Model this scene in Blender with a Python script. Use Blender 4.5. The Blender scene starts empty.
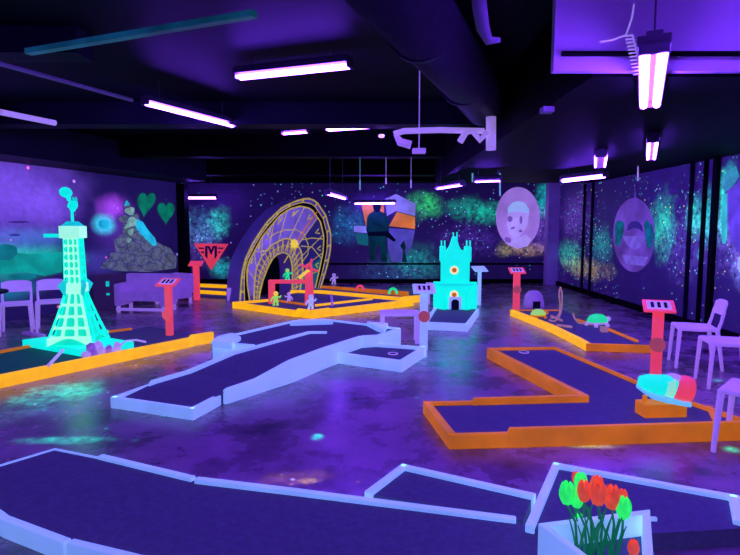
import bpy, math, random
from mathutils import Vector, Matrix
random.seed(7)
R = math.radians
S = bpy.context.scene
COL = S.collection

# ------------------------------------------------------------------ camera, world, exposure
F = 550.0; CAMH = 1.6; PITCH = 5.3
cd = bpy.data.cameras.new('camera'); cam = bpy.data.objects.new('camera', cd); COL.objects.link(cam)
cam.location = (0, 0, CAMH); cam.rotation_euler = (R(90 - PITCH), 0, 0)
cd.sensor_width = 36; cd.lens = 36 * F / 740; cd.clip_start = 0.05
S.camera = cam
w = bpy.data.worlds.new('world'); S.world = w; w.use_nodes = True
w.node_tree.nodes['Background'].inputs[0].default_value = (0.10, 0.05, 0.6, 1)
w.node_tree.nodes['Background'].inputs[1].default_value = 0.02
S.view_settings.view_transform = 'Standard'; S.view_settings.look = 'None'
S.view_settings.exposure = 0.0; S.view_settings.gamma = 1
UV = (0.165, 0.036, 1.0)
TUBE = 95.0                     # their strength

# ------------------------------------------------------------------ measuring helpers
_c, _s = math.cos(R(PITCH)), math.sin(R(PITCH))
def ray(px, py):
    x = (px - 370) / F; y = (277.5 - py) / F
    return Vector((x, _c + y * _s, y * _c - _s))
def W(px, py, z=0.0):                      # point at height z seen at a pixel of the photo
    d = ray(px, py); t = (z - CAMH) / d.z
    return Vector((d.x * t, d.y * t, z))
def D(px, py, Y):                          # point at distance Y
    d = ray(px, py); t = Y / d.y
    return Vector((d.x * t, Y, CAMH + d.z * t))
def PL(px, py, p0, n):                     # point on a plane
    d = ray(px, py); o = Vector((0, 0, CAMH)); n = Vector(n)
    return o + d * ((Vector(p0) - o).dot(n) / d.dot(n))

# ------------------------------------------------------------------ materials
MATS = {}
def mat(name, base, rough=0.6, glow=None, gs=0.0, metal=0.0, noise=0.0, scale=8.0):
    if name in MATS: return MATS[name]
    m = bpy.data.materials.new(name); m.use_nodes = True; nt = m.node_tree; b = nt.nodes['Principled BSDF']
    b.inputs['Base Color'].default_value = (*base, 1); b.inputs['Roughness'].default_value = rough
    b.inputs['Metallic'].default_value = metal
    if max(base) < 0.1: b.inputs['Specular IOR Level'].default_value = 0.05
    tc = nt.nodes.new('ShaderNodeTexCoord'); nz = nt.nodes.new('ShaderNodeTexNoise'); nz.inputs['Scale'].default_value = scale
    nz.inputs['Detail'].default_value = 4
    nt.links.new(tc.outputs['Object'], nz.inputs['Vector'])
    mr = nt.nodes.new('ShaderNodeMapRange'); mr.inputs[1].default_value = 0.3; mr.inputs[2].default_value = 0.7
    mr.inputs[3].default_value = 1 - noise; mr.inputs[4].default_value = 1 + noise * 0.3
    nt.links.new(nz.outputs['Fac'], mr.inputs[0])
    vm = nt.nodes.new('ShaderNodeVectorMath'); vm.operation = 'SCALE'; vm.inputs[0].default_value = base
    nt.links.new(mr.outputs[0], vm.inputs['Scale']); nt.links.new(vm.outputs[0], b.inputs['Base Color'])
    if glow:
        b.inputs['Emission Strength'].default_value = gs
        v2 = nt.nodes.new('ShaderNodeVectorMath'); v2.operation = 'SCALE'; v2.inputs[0].default_value = glow
        nt.links.new(mr.outputs[0], v2.inputs['Scale']); nt.links.new(v2.outputs[0], b.inputs['Emission Color'])
    MATS[name] = m
    return m
def fluo(name, glow, gs=1.0, base=None, noise=0.1, rough=0.55, scale=6):
    return mat(name, base or tuple(0.15 + 0.6 * c for c in glow), rough, glow, gs, 0, noise, scale)

M_orange = fluo('fluorescent_orange_paint', (0.80, 0.19, 0.002), 0.54, base=(0.5, 0.2, 0.008), noise=0.25, scale=3)
M_yellow = fluo('fluorescent_amber_paint', (1.0, 0.46, 0.0), 0.95, base=(0.5, 0.3, 0.01), noise=0.15)
M_red = fluo('fluorescent_coral_paint', (0.85, 0.05, 0.08), 0.75, base=(0.7, 0.15, 0.15), noise=0.15)
M_reddk = fluo('fluorescent_red_brown_paint', (0.30, 0.05, 0.06), 0.8, base=(0.4, 0.1, 0.1))
M_cyan = fluo('fluorescent_cyan_paint', (0.0, 0.97, 0.93), 0.85, base=(0.01, 0.4, 0.12), noise=0.1)
M_teal = fluo('fluorescent_teal_paint', (0.0, 0.66, 0.60), 0.75, base=(0.02, 0.4, 0.4), noise=0.1)
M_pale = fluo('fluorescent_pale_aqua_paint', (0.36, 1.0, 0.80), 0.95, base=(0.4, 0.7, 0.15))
M_green = fluo('fluorescent_green_paint', (0.0, 0.75, 0.28), 0.9, base=(0.05, 0.5, 0.1))
M_lime = fluo('fluorescent_lime_paint', (0.35, 0.85, 0.12), 0.7, base=(0.3, 0.5, 0.1))
M_curb = fluo('pale_blue_glowing_white_paint', (0.17, 0.38, 0.85), 0.72, base=(0.95, 1.0, 1.0), noise=0.12, scale=5)
M_felt = mat('dark_felt', (0.085, 0.13, 0.14), 0.95, (0.05, 0.03, 0.28), 0.22, 0, 0.2, 30)
M_feltg = mat('dark_green_felt', (0.02, 0.10, 0.09), 0.95, (0.0, 0.12, 0.12), 0.2, 0, 0.25, 30)
M_white = fluo('white_plastic', (0.32, 0.17, 0.80), 0.5, base=(0.75, 0.7, 0.75), noise=0.05)
M_sofa = fluo('pale_upholstery', (0.15, 0.05, 0.50), 0.55, base=(0.55, 0.5, 0.55), noise=0.15)
M_black = mat('black_paint', (0.003, 0.004, 0.006), 0.6, noise=0.3, scale=2)
M_dark = mat('dark_navy_paint', (0.015, 0.02, 0.03), 0.5, noise=0.3, scale=2)
M_metal = mat('painted_metal', (0.12, 0.13, 0.16), 0.4, metal=0.3, noise=0.2)
M_grey = mat('grey_paint', (0.45, 0.45, 0.5), 0.5, noise=0.2)
M_hole = mat('cup_black', (0.004, 0.004, 0.006), 0.9)
M_gold = fluo('gold_line_paint', (0.66, 0.50, 0.10), 0.6, base=(0.45, 0.4, 0.03), noise=0.4, scale=20)
M_goldb = fluo('bright_gold_paint', (0.85, 0.62, 0.02), 0.9, base=(0.6, 0.45, 0.1))
M_clock = mat('clock_violet_paint', (0.25, 0.2, 0.5), 0.5, (0.06, 0.03, 0.35), 0.22, 0, 0.3, 2)
M_clocklav = fluo('clock_lavender_paint', (0.22, 0.15, 0.75), 0.36, base=(0.45, 0.4, 0.6), noise=0.35, scale=3)
M_clocknavy = mat('clock_navy_paint', (0.05, 0.05, 0.16), 0.5, (0.02, 0.02, 0.2), 0.3)
M_clockteal = mat('clock_teal_paint', (0.02, 0.12, 0.15), 0.5, (0.0, 0.14, 0.18), 0.5)
M_stem = fluo('dark_green_stem', (0.0, 0.16, 0.08), 0.5, base=(0.02, 0.22, 0.08), noise=0.2)
M_petal = fluo('orange_red_petal', (0.80, 0.075, 0.035), 0.72, base=(0.7, 0.1, 0.05), noise=0.3, scale=40)
M_petalg = fluo('glowing_green_petal', (0.02, 0.85, 0.13), 0.95, base=(0.05, 0.6, 0.1), noise=0.25, scale=40)
M_lilac = fluo('lilac_paint', (0.42, 0.28, 0.85), 0.6, base=(0.6, 0.5, 0.7))
M_skylav = fluo('portrait_lavender_paint', (0.42, 0.22, 0.85), 0.7, base=(0.5, 0.4, 0.6), noise=0.35, scale=1.5)
M_tube = mat('glowing_tube', (0.8, 0.8, 0.9), 0.3, UV, TUBE)
M_house = mat('fixture_housing', (0.10, 0.09, 0.14), 0.4)

def wall_material(name, base, blobs, dots=0.0, dotcolors=None, glow_base=None, dotscale=5.0, rough=0.5, wob=1.25, grain=0.95):
    """Painted wall: dark base, soft sprayed patches (centre, radius, colour, strength) broken up by noise, and spatter."""
    m = bpy.data.materials.new(name); m.use_nodes = True; nt = m.node_tree; N = nt.nodes; L = nt.links
    b = N['Principled BSDF']; b.inputs['Roughness'].default_value = rough
    geo = N.new('ShaderNodeTexCoord'); pos = geo.outputs['Object']
    nz = N.new('ShaderNodeTexNoise'); nz.inputs['Scale'].default_value = 2.2; nz.inputs['Detail'].default_value = 8; nz.inputs['Roughness'].default_value = 0.65; L.new(pos, nz.inputs['Vector'])
    gn = N.new('ShaderNodeTexNoise'); gn.inputs['Scale'].default_value = 11; gn.inputs['Detail'].default_value = 5; gn.inputs['Roughness'].default_value = 0.7; L.new(pos, gn.inputs['Vector'])
    gr = N.new('ShaderNodeMapRange'); gr.inputs[1].default_value = 0.36; gr.inputs[2].default_value = 0.68; gr.inputs[3].default_value = 1 - grain; gr.inputs[4].default_value = 1 + grain; L.new(gn.outputs['Fac'], gr.inputs[0])
    def math_(op, a, c=None, clamp=False):
        n = N.new('ShaderNodeMath'); n.operation = op; n.use_clamp = clamp
        for i, v in enumerate((a, c)):
            if v is None: continue
            if isinstance(v, (int, float)): n.inputs[i].default_value = v
            else: L.new(v, n.inputs[i])
        return n.outputs[0]
    acc = None
    def add(colvec):
        nonlocal acc
        if acc is None: acc = colvec; return
        n = N.new('ShaderNodeVectorMath'); n.operation = 'ADD'; L.new(acc, n.inputs[0]); L.new(colvec, n.inputs[1]); acc = n.outputs[0]
    def scalecol(col, fac):
        n = N.new('ShaderNodeVectorMath'); n.operation = 'SCALE'
        if isinstance(col, tuple): n.inputs[0].default_value = col
        else: L.new(col, n.inputs[0])
        if isinstance(fac, (int, float)): n.inputs['Scale'].default_value = fac
        else: L.new(fac, n.inputs['Scale'])
        return n.outputs[0]
    masks = []
    for (c, r, col, st) in blobs:
        v = N.new('ShaderNodeVectorMath'); v.operation = 'SUBTRACT'; L.new(pos, v.inputs[0]); v.inputs[1].default_value = c
        rr = r if isinstance(r, tuple) else (r, r, r)
        dv = N.new('ShaderNodeVectorMath'); dv.operation = 'DIVIDE'; L.new(v.outputs[0], dv.inputs[0]); dv.inputs[1].default_value = rr
        ln = N.new('ShaderNodeVectorMath'); ln.operation = 'LENGTH'; L.new(dv.outputs[0], ln.inputs[0])
        e = math_('ADD', ln.outputs['Value'], math_('MULTIPLY', math_('SUBTRACT', nz.outputs['Fac'], 0.5), wob))
        mr = N.new('ShaderNodeMapRange'); mr.interpolation_type = 'SMOOTHSTEP'
        mr.inputs[1].default_value = 1.0; mr.inputs[2].default_value = 0.1; mr.inputs[3].default_value = 0; mr.inputs[4].default_value = 1
        L.new(e, mr.inputs[0]); masks.append(mr.outputs[0])
        add(scalecol(col, math_('MULTIPLY', math_('MULTIPLY', mr.outputs[0], st), gr.outputs[0])))
    if glow_base: add(scalecol(glow_base, math_('ADD', 0.4, nz.outputs['Fac'])))
    if dots:
        for k, (cols, sc, th) in enumerate(((dotcolors, dotscale, 0.10), (dotcolors, dotscale * 1.9, 0.17))):
            vo = N.new('ShaderNodeTexVoronoi'); vo.inputs['Scale'].default_value = sc; L.new(pos, vo.inputs['Vector'])
            dm = math_('LESS_THAN', vo.outputs['Distance'], th)
            sep = N.new('ShaderNodeSeparateColor'); L.new(vo.outputs['Color'], sep.inputs[0])
            n2 = N.new('ShaderNodeTexNoise'); n2.inputs['Scale'].default_value = 0.55; n2.inputs['Detail'].default_value = 2; L.new(pos, n2.inputs['Vector'])
            near = None
            for mk in masks: near = mk if near is None else math_('MAXIMUM', near, mk)
            n2b = math_('MULTIPLY', near, 0.50 if k else 0.35)
            keep = math_('LESS_THAN', math_('ADD', sep.outputs[0], math_('MULTIPLY', math_('SUBTRACT', 0.5, n2.outputs['Fac']), 1.4)), math_('ADD', dots * (1.0 if k == 0 else 0.55), n2b))
            cr = N.new('ShaderNodeValToRGB'); cr.color_ramp.interpolation = 'CONSTANT'
            els = cr.color_ramp.elements
            for i, cc in enumerate(cols):
                el = els[i] if i < 2 else els.new(i / len(cols))
                el.position = i / len(cols); el.color = (*cc, 1)
            L.new(sep.outputs[1], cr.inputs[0])
            add(scalecol(cr.outputs[0], math_('MULTIPLY', math_('MULTIPLY', dm, keep), math_('ADD', 0.25, sep.outputs[2]))))
    bv = N.new('ShaderNodeVectorMath'); bv.operation = 'SCALE'; bv.inputs[0].default_value = base
    L.new(math_('ADD', 0.5, nz.outputs['Fac']), bv.inputs['Scale']); L.new(bv.outputs[0], b.inputs['Base Color'])
    if acc is not None:
        L.new(acc, b.inputs['Emission Color']); b.inputs['Emission Strength'].default_value = 1.0
    return m

# ------------------------------------------------------------------ mesh builder
class MB:
    def __init__(self): self.v = []; self.f = []
    def add(self, vs, fs):
        o = len(self.v); self.v += [Vector(p) for p in vs]; self.f += [tuple(i + o for i in f) for f in fs]; return self
    def box(self, c, s, rz=0.0, M=None):
        hx, hy, hz = s[0] / 2, s[1] / 2, s[2] / 2
        vs = [Vector((x, y, z)) for z in (-hz, hz) for y in (-hy, hy) for x in (-hx, hx)]
        mt = Matrix.Translation(c) @ (M if M is not None else Matrix.Rotation(rz, 4, 'Z'))
        return self.add([mt @ p for p in vs], [(0, 2, 3, 1), (4, 5, 7, 6), (0, 1, 5, 4), (2, 6, 7, 3), (0, 4, 6, 2), (1, 3, 7, 5)])
    def prism(self, pts, off):             # polygon (3D points) swept by a vector
        n = len(pts); off = Vector(off); P = [Vector(p) for p in pts]
        return self.add(P + [p + off for p in P], [tuple(range(n - 1, -1, -1)), tuple(range(n, 2 * n))] + [(i, (i + 1) % n, n + (i + 1) % n, n + i) for i in range(n)])
    def slab(self, pts, t):                # ground polygon with its own top heights, down to z - t (or z=0 if t None)
        n = len(pts); T = [Vector(p) for p in pts]; B = [Vector((p.x, p.y, 0 if t is None else p.z - t)) for p in T]
        return self.add(B + T, [tuple(range(n - 1, -1, -1)), tuple(range(n, 2 * n))] + [(i, (i + 1) % n, n + (i + 1) % n, n + i) for i in range(n)])
    def tube(self, path, r, seg=8, closed=False):
        P = [Vector(p) for p in path]; n = len(P); rs = r if isinstance(r, (list, tuple)) else [r] * n
        vs = []; up = None
        for i, p in enumerate(P):
            a = P[max(0, i - 1)] if not closed else P[i - 1]; c = P[min(n - 1, i + 1)] if not closed else P[(i + 1) % n]
            t = (c - a).normalized()
            if up is None: up = Vector((0, 0, 1)) if abs(t.z) < 0.9 else Vector((1, 0, 0))
            u = (up - t * up.dot(t)).normalized(); v = t.cross(u); up = u
            for k in range(seg):
                an = 2 * math.pi * k / seg
                vs.append(p + (u * math.cos(an) + v * math.sin(an)) * rs[i])
        fs = []
        for i in range(n if closed else n - 1):
            j = (i + 1) % n
            for k in range(seg):
                fs.append((i * seg + k, i * seg + (k + 1) % seg, j * seg + (k + 1) % seg, j * seg + k))
        if not closed: fs += [tuple(range(seg - 1, -1, -1)), tuple((n - 1) * seg + k for k in range(seg))]
        return self.add(vs, fs)
    def lathe(self, prof, c=(0, 0, 0), seg=20, M=None, sx=1, sy=1):
        vs = []; n = len(prof)
        for (r, z) in prof:
            for k in range(seg):
                a = 2 * math.pi * k / seg; vs.append(Vector((r * math.cos(a) * sx, r * math.sin(a) * sy, z)))
        fs = [(i * seg + k, i * seg + (k + 1) % seg, (i + 1) * seg + (k + 1) % seg, (i + 1) * seg + k) for i in range(n - 1) for k in range(seg)]
        fs += [tuple(range(seg - 1, -1, -1)), tuple((n - 1) * seg + k for k in range(seg))]
        mt = Matrix.Translation(c) @ (M if M is not None else Matrix.Identity(4))
        return self.add([mt @ p for p in vs], fs)
    def ball(self, c, r, seg=16, rings=10, M=None):
        rr = r if isinstance(r, tuple) else (r, r, r)
        prof = [(math.sin(math.pi * max(0.02, min(0.98, i / rings))), -math.cos(math.pi * i / rings)) for i in range(rings + 1)]
        mt = (M if M is not None else Matrix.Identity(4)) @ Matrix.Diagonal((*rr, 1))
        return self.lathe(prof, c, seg, mt)
    def wallrun(self, pts, wd, side=1, bottom=0.0):
        """board standing on the floor along a polyline whose points carry the top height"""
        P = [Vector(p) for p in pts]; n = len(P); vs = []
        for i, p in enumerate(P):
            d1 = (P[i] - P[i - 1]) if i else (P[1] - P[0]); d2 = (P[i + 1] - P[i]) if i < n - 1 else d1
            d1 = Vector((d1.x, d1.y, 0)); d2 = Vector((d2.x, d2.y, 0))
            d1 = d1.normalized(); d2 = d2.normalized() if d2.length > 1e-6 else d1
            n1 = Vector((-d1.y, d1.x, 0)); n2 = Vector((-d2.y, d2.x, 0)); m = (n1 + n2); m = m.normalized() if m.length > 1e-6 else n1
            k = side * wd / max(0.5, m.dot(n1))
            q = p + m * k
            vs += [Vector((p.x, p.y, bottom)), Vector((p.x, p.y, p.z)), Vector((q.x, q.y, p.z)), Vector((q.x, q.y, bottom))]
        fs = []
        for i in range(n - 1):
            a = 4 * i; b = a + 4
            for k in range(4): fs.append((a + k, a + (k + 1) % 4, b + (k + 1) % 4, b + k))
        fs += [(3, 2, 1, 0), tuple(4 * (n - 1) + k for k in range(4))]
        return self.add(vs, fs)
    def build(self, name, m, parent=None, bevel=0.0, smooth=False, sub=0):
        me = bpy.data.meshes.new(name)
        off = Vector((0, 0, 0))
        o = bpy.data.objects.new(name, me); COL.objects.link(o)
        vs = self.v
        if parent is not None:
            o.parent = parent
            if parent.get('_world'):       # thing built in world coordinates: make the vertices local to its empty
                base = parent
                while base.parent is not None: base = base.parent
                vs = [p - base.location for p in vs] if base.type == 'EMPTY' else vs
        me.from_pydata([tuple(p) for p in vs], [], self.f); me.update()
        import bmesh
        bm = bmesh.new(); bm.from_mesh(me); bmesh.ops.recalc_face_normals(bm, faces=bm.faces[:]); bm.to_mesh(me); bm.free()
        me.materials.append(m)
        if smooth:
            for p in me.polygons: p.use_smooth = True
        if bevel:
            b = o.modifiers.new('bevel', 'BEVEL'); b.width = bevel; b.segments = 2; b.limit_method = 'ANGLE'
        if sub:
            s = o.modifiers.new('subd', 'SUBSURF'); s.levels = sub; s.render_levels = sub
        if parent is not None and parent.get('_world'): o['_world'] = 1
        return o

def tag(o, label, cat, group=None, kind=None):
    o['label'] = label; o['category'] = cat
    if group: o['group'] = group
    if kind: o['kind'] = kind
    return o
def thing(name, label, cat, loc=(0, 0, 0), rz=0.0, group=None, world=False):
    o = bpy.data.objects.new(name, None); COL.objects.link(o); o.location = loc; o.rotation_euler = (0, 0, rz)
    o.empty_display_size = 0.1
    if world: o['_world'] = 1
    return tag(o, label, cat, group)
def struct(mb, name, m, **k):
    o = mb.build(name, m, **k); o['kind'] = 'structure'; return o
def dup(root, loc, rz, label):
    r = root.copy(); COL.objects.link(r); r.location = loc; r.rotation_euler = (0, 0, rz); r['label'] = label
    for ch in list(root.children):
        c = ch.copy(); COL.objects.link(c); c.parent = r
        for g in ch.children:
            d = g.copy(); COL.objects.link(d); d.parent = c
    return r
def label(o, t): o['label'] = t; return o

# ------------------------------------------------------------------ room shell
YB = 15.5; XR = 5.12; CE = 3.3
LW0 = Vector((-7.8, 5.45, 0)); LW1 = Vector((-4.54, 13.0, 0))
ld = (LW1 - LW0).normalized(); ln = Vector((ld.y, -ld.x, 0))      # along the left wall, and its normal into the room

GRN = (0.0, 0.55, 0.35); TEALC = (0.0, 0.5, 0.55); VIO = (0.28, 0.07, 0.75); YEL = (0.5, 0.5, 0.05)
DOTS = [(0.05, 0.75, 0.65), (0.1, 0.6, 0.9), (0.1, 0.8, 0.35), (0.6, 0.35, 0.9), (0.75, 0.65, 0.15), (0.1, 0.65, 0.75), (0.3, 0.3, 0.9)]
B = lambda x, y: tuple(D(x, y, YB - 0.02))
back_blobs = [(B(200, 240), (0.9, 2, 1.1), (0.10, 0.05, 0.40), 0.5), (B(219, 222), (0.45, 2, 0.6), GRN, 0.5), (B(205, 228), (0.9, 2, 0.7), (0.0, 0.35, 0.5), 0.35),
    (B(222, 270), (0.5, 2, 0.4), TEALC, 0.5), (B(425, 205), (0.75, 2, 0.5), (0.02, 0.5, 0.10), 0.75), (B(350, 225), (0.8, 2, 0.7), (0.0, 0.15, 0.4), 0.5),
    (B(490, 212), (1.0, 2, 0.42), GRN, 0.55), (B(465, 208), (0.9, 2, 0.4), (0.0, 0.35, 0.22), 0.5), (B(548, 200), (0.5, 2, 0.7), TEALC, 0.6), (B(415, 262), (1.0, 2, 0.7), (0.0, 0.30, 0.25), 0.45),
    (B(470, 240), (1.4, 2, 0.6), (0.06, 0.02, 0.3), 0.5), (B(530, 250), (0.9, 2, 0.25), (0.35, 0.2, 0.15), 0.55), (B(545, 230), (0.7, 2, 0.8), (0.14, 0.05, 0.5), 0.6),
    (B(506, 249), (0.4, 2, 0.3), (0.3, 0.25, 0.05), 0.5), (B(390, 270), (1.5, 2, 0.6), (0.02, 0.08, 0.25), 0.35)]
m_back = wall_material('starry_back_wall_paint', (0.018, 0.018, 0.045), back_blobs, 0.30, DOTS, (0.007, 0.002, 0.05), 5.5)
Rw = lambda x, y: tuple(PL(x, y, (XR, 0, 0), (1, 0, 0)))
right_blobs = [(Rw(570, 255), (2, 1.2, 0.5), GRN, 0.45), (Rw(585, 268), (2, 2.0, 0.35), (0.4, 0.3, 0.05), 0.45), (Rw(663, 225), (2, 0.55, 0.75), (0.0, 0.6, 0.35), 0.75),
    (Rw(600, 245), (2, 0.8, 0.6), (0.0, 0.35, 0.30), 0.45), (Rw(696, 218), (2, 0.35, 0.45), (0.0, 0.65, 0.45), 0.85), (Rw(708, 215), (2, 0.25, 0.6), (0.0, 0.65, 0.6), 0.75),
    (Rw(700, 254), (2, 0.10, 0.16), (0.0, 0.7, 0.7), 0.9), (Rw(722, 205), (2, 0.10, 0.75), (0.0, 0.65, 0.35), 0.9), (Rw(728, 175), (2, 0.25, 0.25), (0.0, 0.55, 0.45), 0.7),
    (Rw(735, 230), (2, 0.6, 1.0), (0.18, 0.12, 0.7), 0.55), (Rw(690, 245), (2, 1.2, 0.9), (0.10, 0.06, 0.5), 0.45), (Rw(740, 270), (2, 0.25, 0.3), (0.15, 0.2, 0.75), 0.6), (Rw(575, 215), (2, 1.4, 0.8), (0.10, 0.03, 0.4), 0.5)]
m_right = wall_material('starry_right_wall_paint', (0.035, 0.03, 0.09), right_blobs, 0.26, DOTS, (0.012, 0.003, 0.08), 6.5)
Lw = lambda x, y: tuple(PL(x, y, LW0, ln))
left_blobs = [(Lw(0, 190), (1.5, 2.4, 1.1), (0.17, 0.07, 0.70), 1.0), (Lw(50, 210), (0.8, 0.8, 0.6), (0.12, 0.05, 0.5), 0.6), (Lw(20, 262), (1.3, 1.6, 0.38), (0.0, 0.55, 0.38), 0.9),
    (Lw(30, 238), (1.2, 1.2, 0.3), (0.05, 0.2, 0.65), 0.6), (Lw(112, 207), (0.35, 0.6, 0.35), (0.35, 0.05, 0.75), 0.9), (Lw(104, 224), (0.28, 0.4, 0.28), (0.0, 0.6, 0.75), 1.2),
    (Lw(116, 224), (0.6, 0.9, 0.8), (0.10, 0.03, 0.4), 0.6), (Lw(10, 290), (0.8, 0.8, 0.3), (0.0, 0.2, 0.35), 0.6), (Lw(100, 262), (0.5, 0.9, 0.4), (0.06, 0.05, 0.4), 0.5)]
m_left = wall_material('painted_left_wall', (0.06, 0.05, 0.14), left_blobs, 0.06, [(0.5, 0.2, 0.9), (0.8, 0.1, 0.3), (0.3, 0.3, 0.9)], (0.005, 0.003, 0.03), 3.0, wob=0.6, grain=0.15)

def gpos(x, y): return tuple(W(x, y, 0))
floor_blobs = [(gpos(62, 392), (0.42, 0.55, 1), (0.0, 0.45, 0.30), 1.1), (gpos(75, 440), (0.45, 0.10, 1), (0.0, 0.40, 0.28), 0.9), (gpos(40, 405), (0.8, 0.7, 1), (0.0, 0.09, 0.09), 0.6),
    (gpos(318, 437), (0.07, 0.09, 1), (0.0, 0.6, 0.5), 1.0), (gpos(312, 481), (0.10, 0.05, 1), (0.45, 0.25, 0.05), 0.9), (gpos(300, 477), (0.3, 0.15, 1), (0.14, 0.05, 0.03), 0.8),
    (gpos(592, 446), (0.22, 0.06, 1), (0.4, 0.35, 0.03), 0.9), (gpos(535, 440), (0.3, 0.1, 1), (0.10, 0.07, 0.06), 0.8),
    (gpos(445, 362), (0.5, 0.7, 1), (0.0, 0.12, 0.20), 0.5), (gpos(735, 450), (0.1, 0.1, 1), (0.0, 0.5, 0.3), 0.8), (gpos(715, 380), (0.12, 0.08, 1), (0.0, 0.4, 0.35), 0.8), (gpos(150, 366), (0.8, 0.2, 1), (0.16, 0.05, 0.06), 0.4)]  # teal patch before the castle: its cyan reflection put into the floor colour
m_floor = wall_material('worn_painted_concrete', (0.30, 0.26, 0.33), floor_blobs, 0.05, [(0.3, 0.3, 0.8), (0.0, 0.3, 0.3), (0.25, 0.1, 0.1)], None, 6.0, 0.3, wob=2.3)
nt = m_floor.node_tree; nb = nt.nodes['Principled BSDF']
n1 = nt.nodes.new('ShaderNodeTexNoise'); n1.inputs['Scale'].default_value = 1.7; n1.inputs['Detail'].default_value = 8; n1.inputs['Roughness'].default_value = 0.65
tc = nt.nodes.new('ShaderNodeTexCoord'); nt.links.new(tc.outputs['Object'], n1.inputs['Vector'])
cr = nt.nodes.new('ShaderNodeValToRGB'); cr.color_ramp.elements[0].position = 0.36; cr.color_ramp.elements[0].color = (0.09, 0.07, 0.09, 1)
cr.color_ramp.elements[1].position = 0.66; cr.color_ramp.elements[1].color = (0.50, 0.38, 0.40, 1)
nt.links.new(n1.outputs['Fac'], cr.inputs[0]); nt.links.new(cr.outputs[0], nb.inputs['Base Color'])
mr = nt.nodes.new('ShaderNodeMapRange'); mr.inputs[3].default_value = 0.13; mr.inputs[4].default_value = 0.42; nb.inputs['Specular IOR Level'].default_value = 0.8
nt.links.new(n1.outputs['Fac'], mr.inputs[0]); nt.links.new(mr.outputs[0], nb.inputs['Roughness'])

m_ceil = mat('black_ceiling_paint', (0.008, 0.010, 0.018), 0.55, noise=0.4, scale=1.5)
m_plain = mat('dark_violet_wall_paint', (0.10, 0.08, 0.2), 0.6, noise=0.3, scale=1)
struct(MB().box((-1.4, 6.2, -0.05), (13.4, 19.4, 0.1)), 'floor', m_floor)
struct(MB().box((-1.4, 6.2, CE + 0.05), (13.4, 19.4, 0.1)), 'ceiling', m_ceil)
struct(MB().box((-1.4, YB + 0.1, CE / 2), (13.4, 0.2, CE)), 'wall_back', m_back)
struct(MB().box((XR + 0.1, 6.2, CE / 2), (0.2, 19.0, CE)), 'wall_right', m_right)
struct(MB().prism([LW0, LW1, LW1 - ln * 0.15, LW0 - ln * 0.15], (0, 0, CE)), 'wall_left', m_left)
struct(MB().box((-7.9, 1.2, CE / 2), (0.2, 8.6, CE)), 'wall_side', m_plain)
struct(MB().box((-1.4, -3.1, CE / 2), (13.4, 0.2, CE)), 'wall_front', m_plain)

# soffits and beams
m_bulk = mat('violet_bulkhead_paint', (0.85, 0.75, 0.85), 0.6, noise=0.12, scale=1)
so = MB().box((3.3, 8.3, 2.95), (3.62, 9.0, 0.7)); struct(so, 'trim_1', M_black)
struct(MB().box((3.16, 3.765, 2.96), (3.9, 0.06, 0.68)), 'trim_2', m_bulk)
struct(MB().tube([(1.25, 3.7, 2.72), (5.1, 3.7, 2.72)], 0.018), 'trim_3', M_black)
c0 = LW0 + ln * 0.45; 
struct(MB().prism([LW0 + Vector((0, 0, 2.74)), LW1 + Vector((0, 0, 2.62)), LW1 + ln * 0.9 + Vector((0, 0, 2.62)), LW0 + ln * 0.9 + Vector((0, 0, 2.74))], (0, 0, 0.55)), 'trim_4', M_dark)
k = 5
for (y, h, t, x0, x1) in ((5.0, 0.22, 0.3, -7.6, -2.5), (7.9, 0.30, 0.35, -6.2, 1.4), (10.6, 0.40, 0.35, -5.3, 1.4), (13.2, 0.50, 0.4, -4.4, 5.0), (15.2, 0.50, 0.6, -7.0, 5.1)):
    struct(MB().box(((x0 + x1) / 2, y, CE - h / 2), (x1 - x0, t, h)), 'trim_%d' % k, M_dark if k in (5, 6) else M_black); k += 1
# pilasters on the right wall and the back-right column
m_col = mat('violet_column_paint', (0.4, 0.3, 0.55), 0.5, (0.06, 0.02, 0.30), 0.35, 0, 0.3, 2)
struct(MB().box((5.0, 15.1, 1.4), (0.36, 0.3, 2.8)), 'trim_%d' % k, m_col, bevel=0.02); k += 1
for px in (584, 592, 690, 703.5, 714):
    y = XR * F / (px - 370)
    struct(MB().box((XR - 0.03, y, 1.3), (0.06, 0.10 if px == 714 else 0.035, 2.6)), 'trim_%d' % k, M_black if px > 700 else M_dark); k += 1
# dado ledge along the back wall and the right wall
struct(MB().box((0.7, YB - 0.03, 0.55), (8.8, 0.05, 0.05)), 'trim_%d' % k, M_black); k += 1
struct(MB().box((-4.45, 13.15, 1.3), (0.2, 0.3, 2.6)), 'trim_%d' % k, M_black); k += 1
# skirting
struct(MB().box((XR - 0.02, 9.0, 0.06), (0.04, 12.8, 0.12)), 'baseboard_right', M_black)
struct(MB().box((-0.3, YB - 0.02, 0.06), (10.6, 0.04, 0.12)), 'baseboard_back', M_black)

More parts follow.
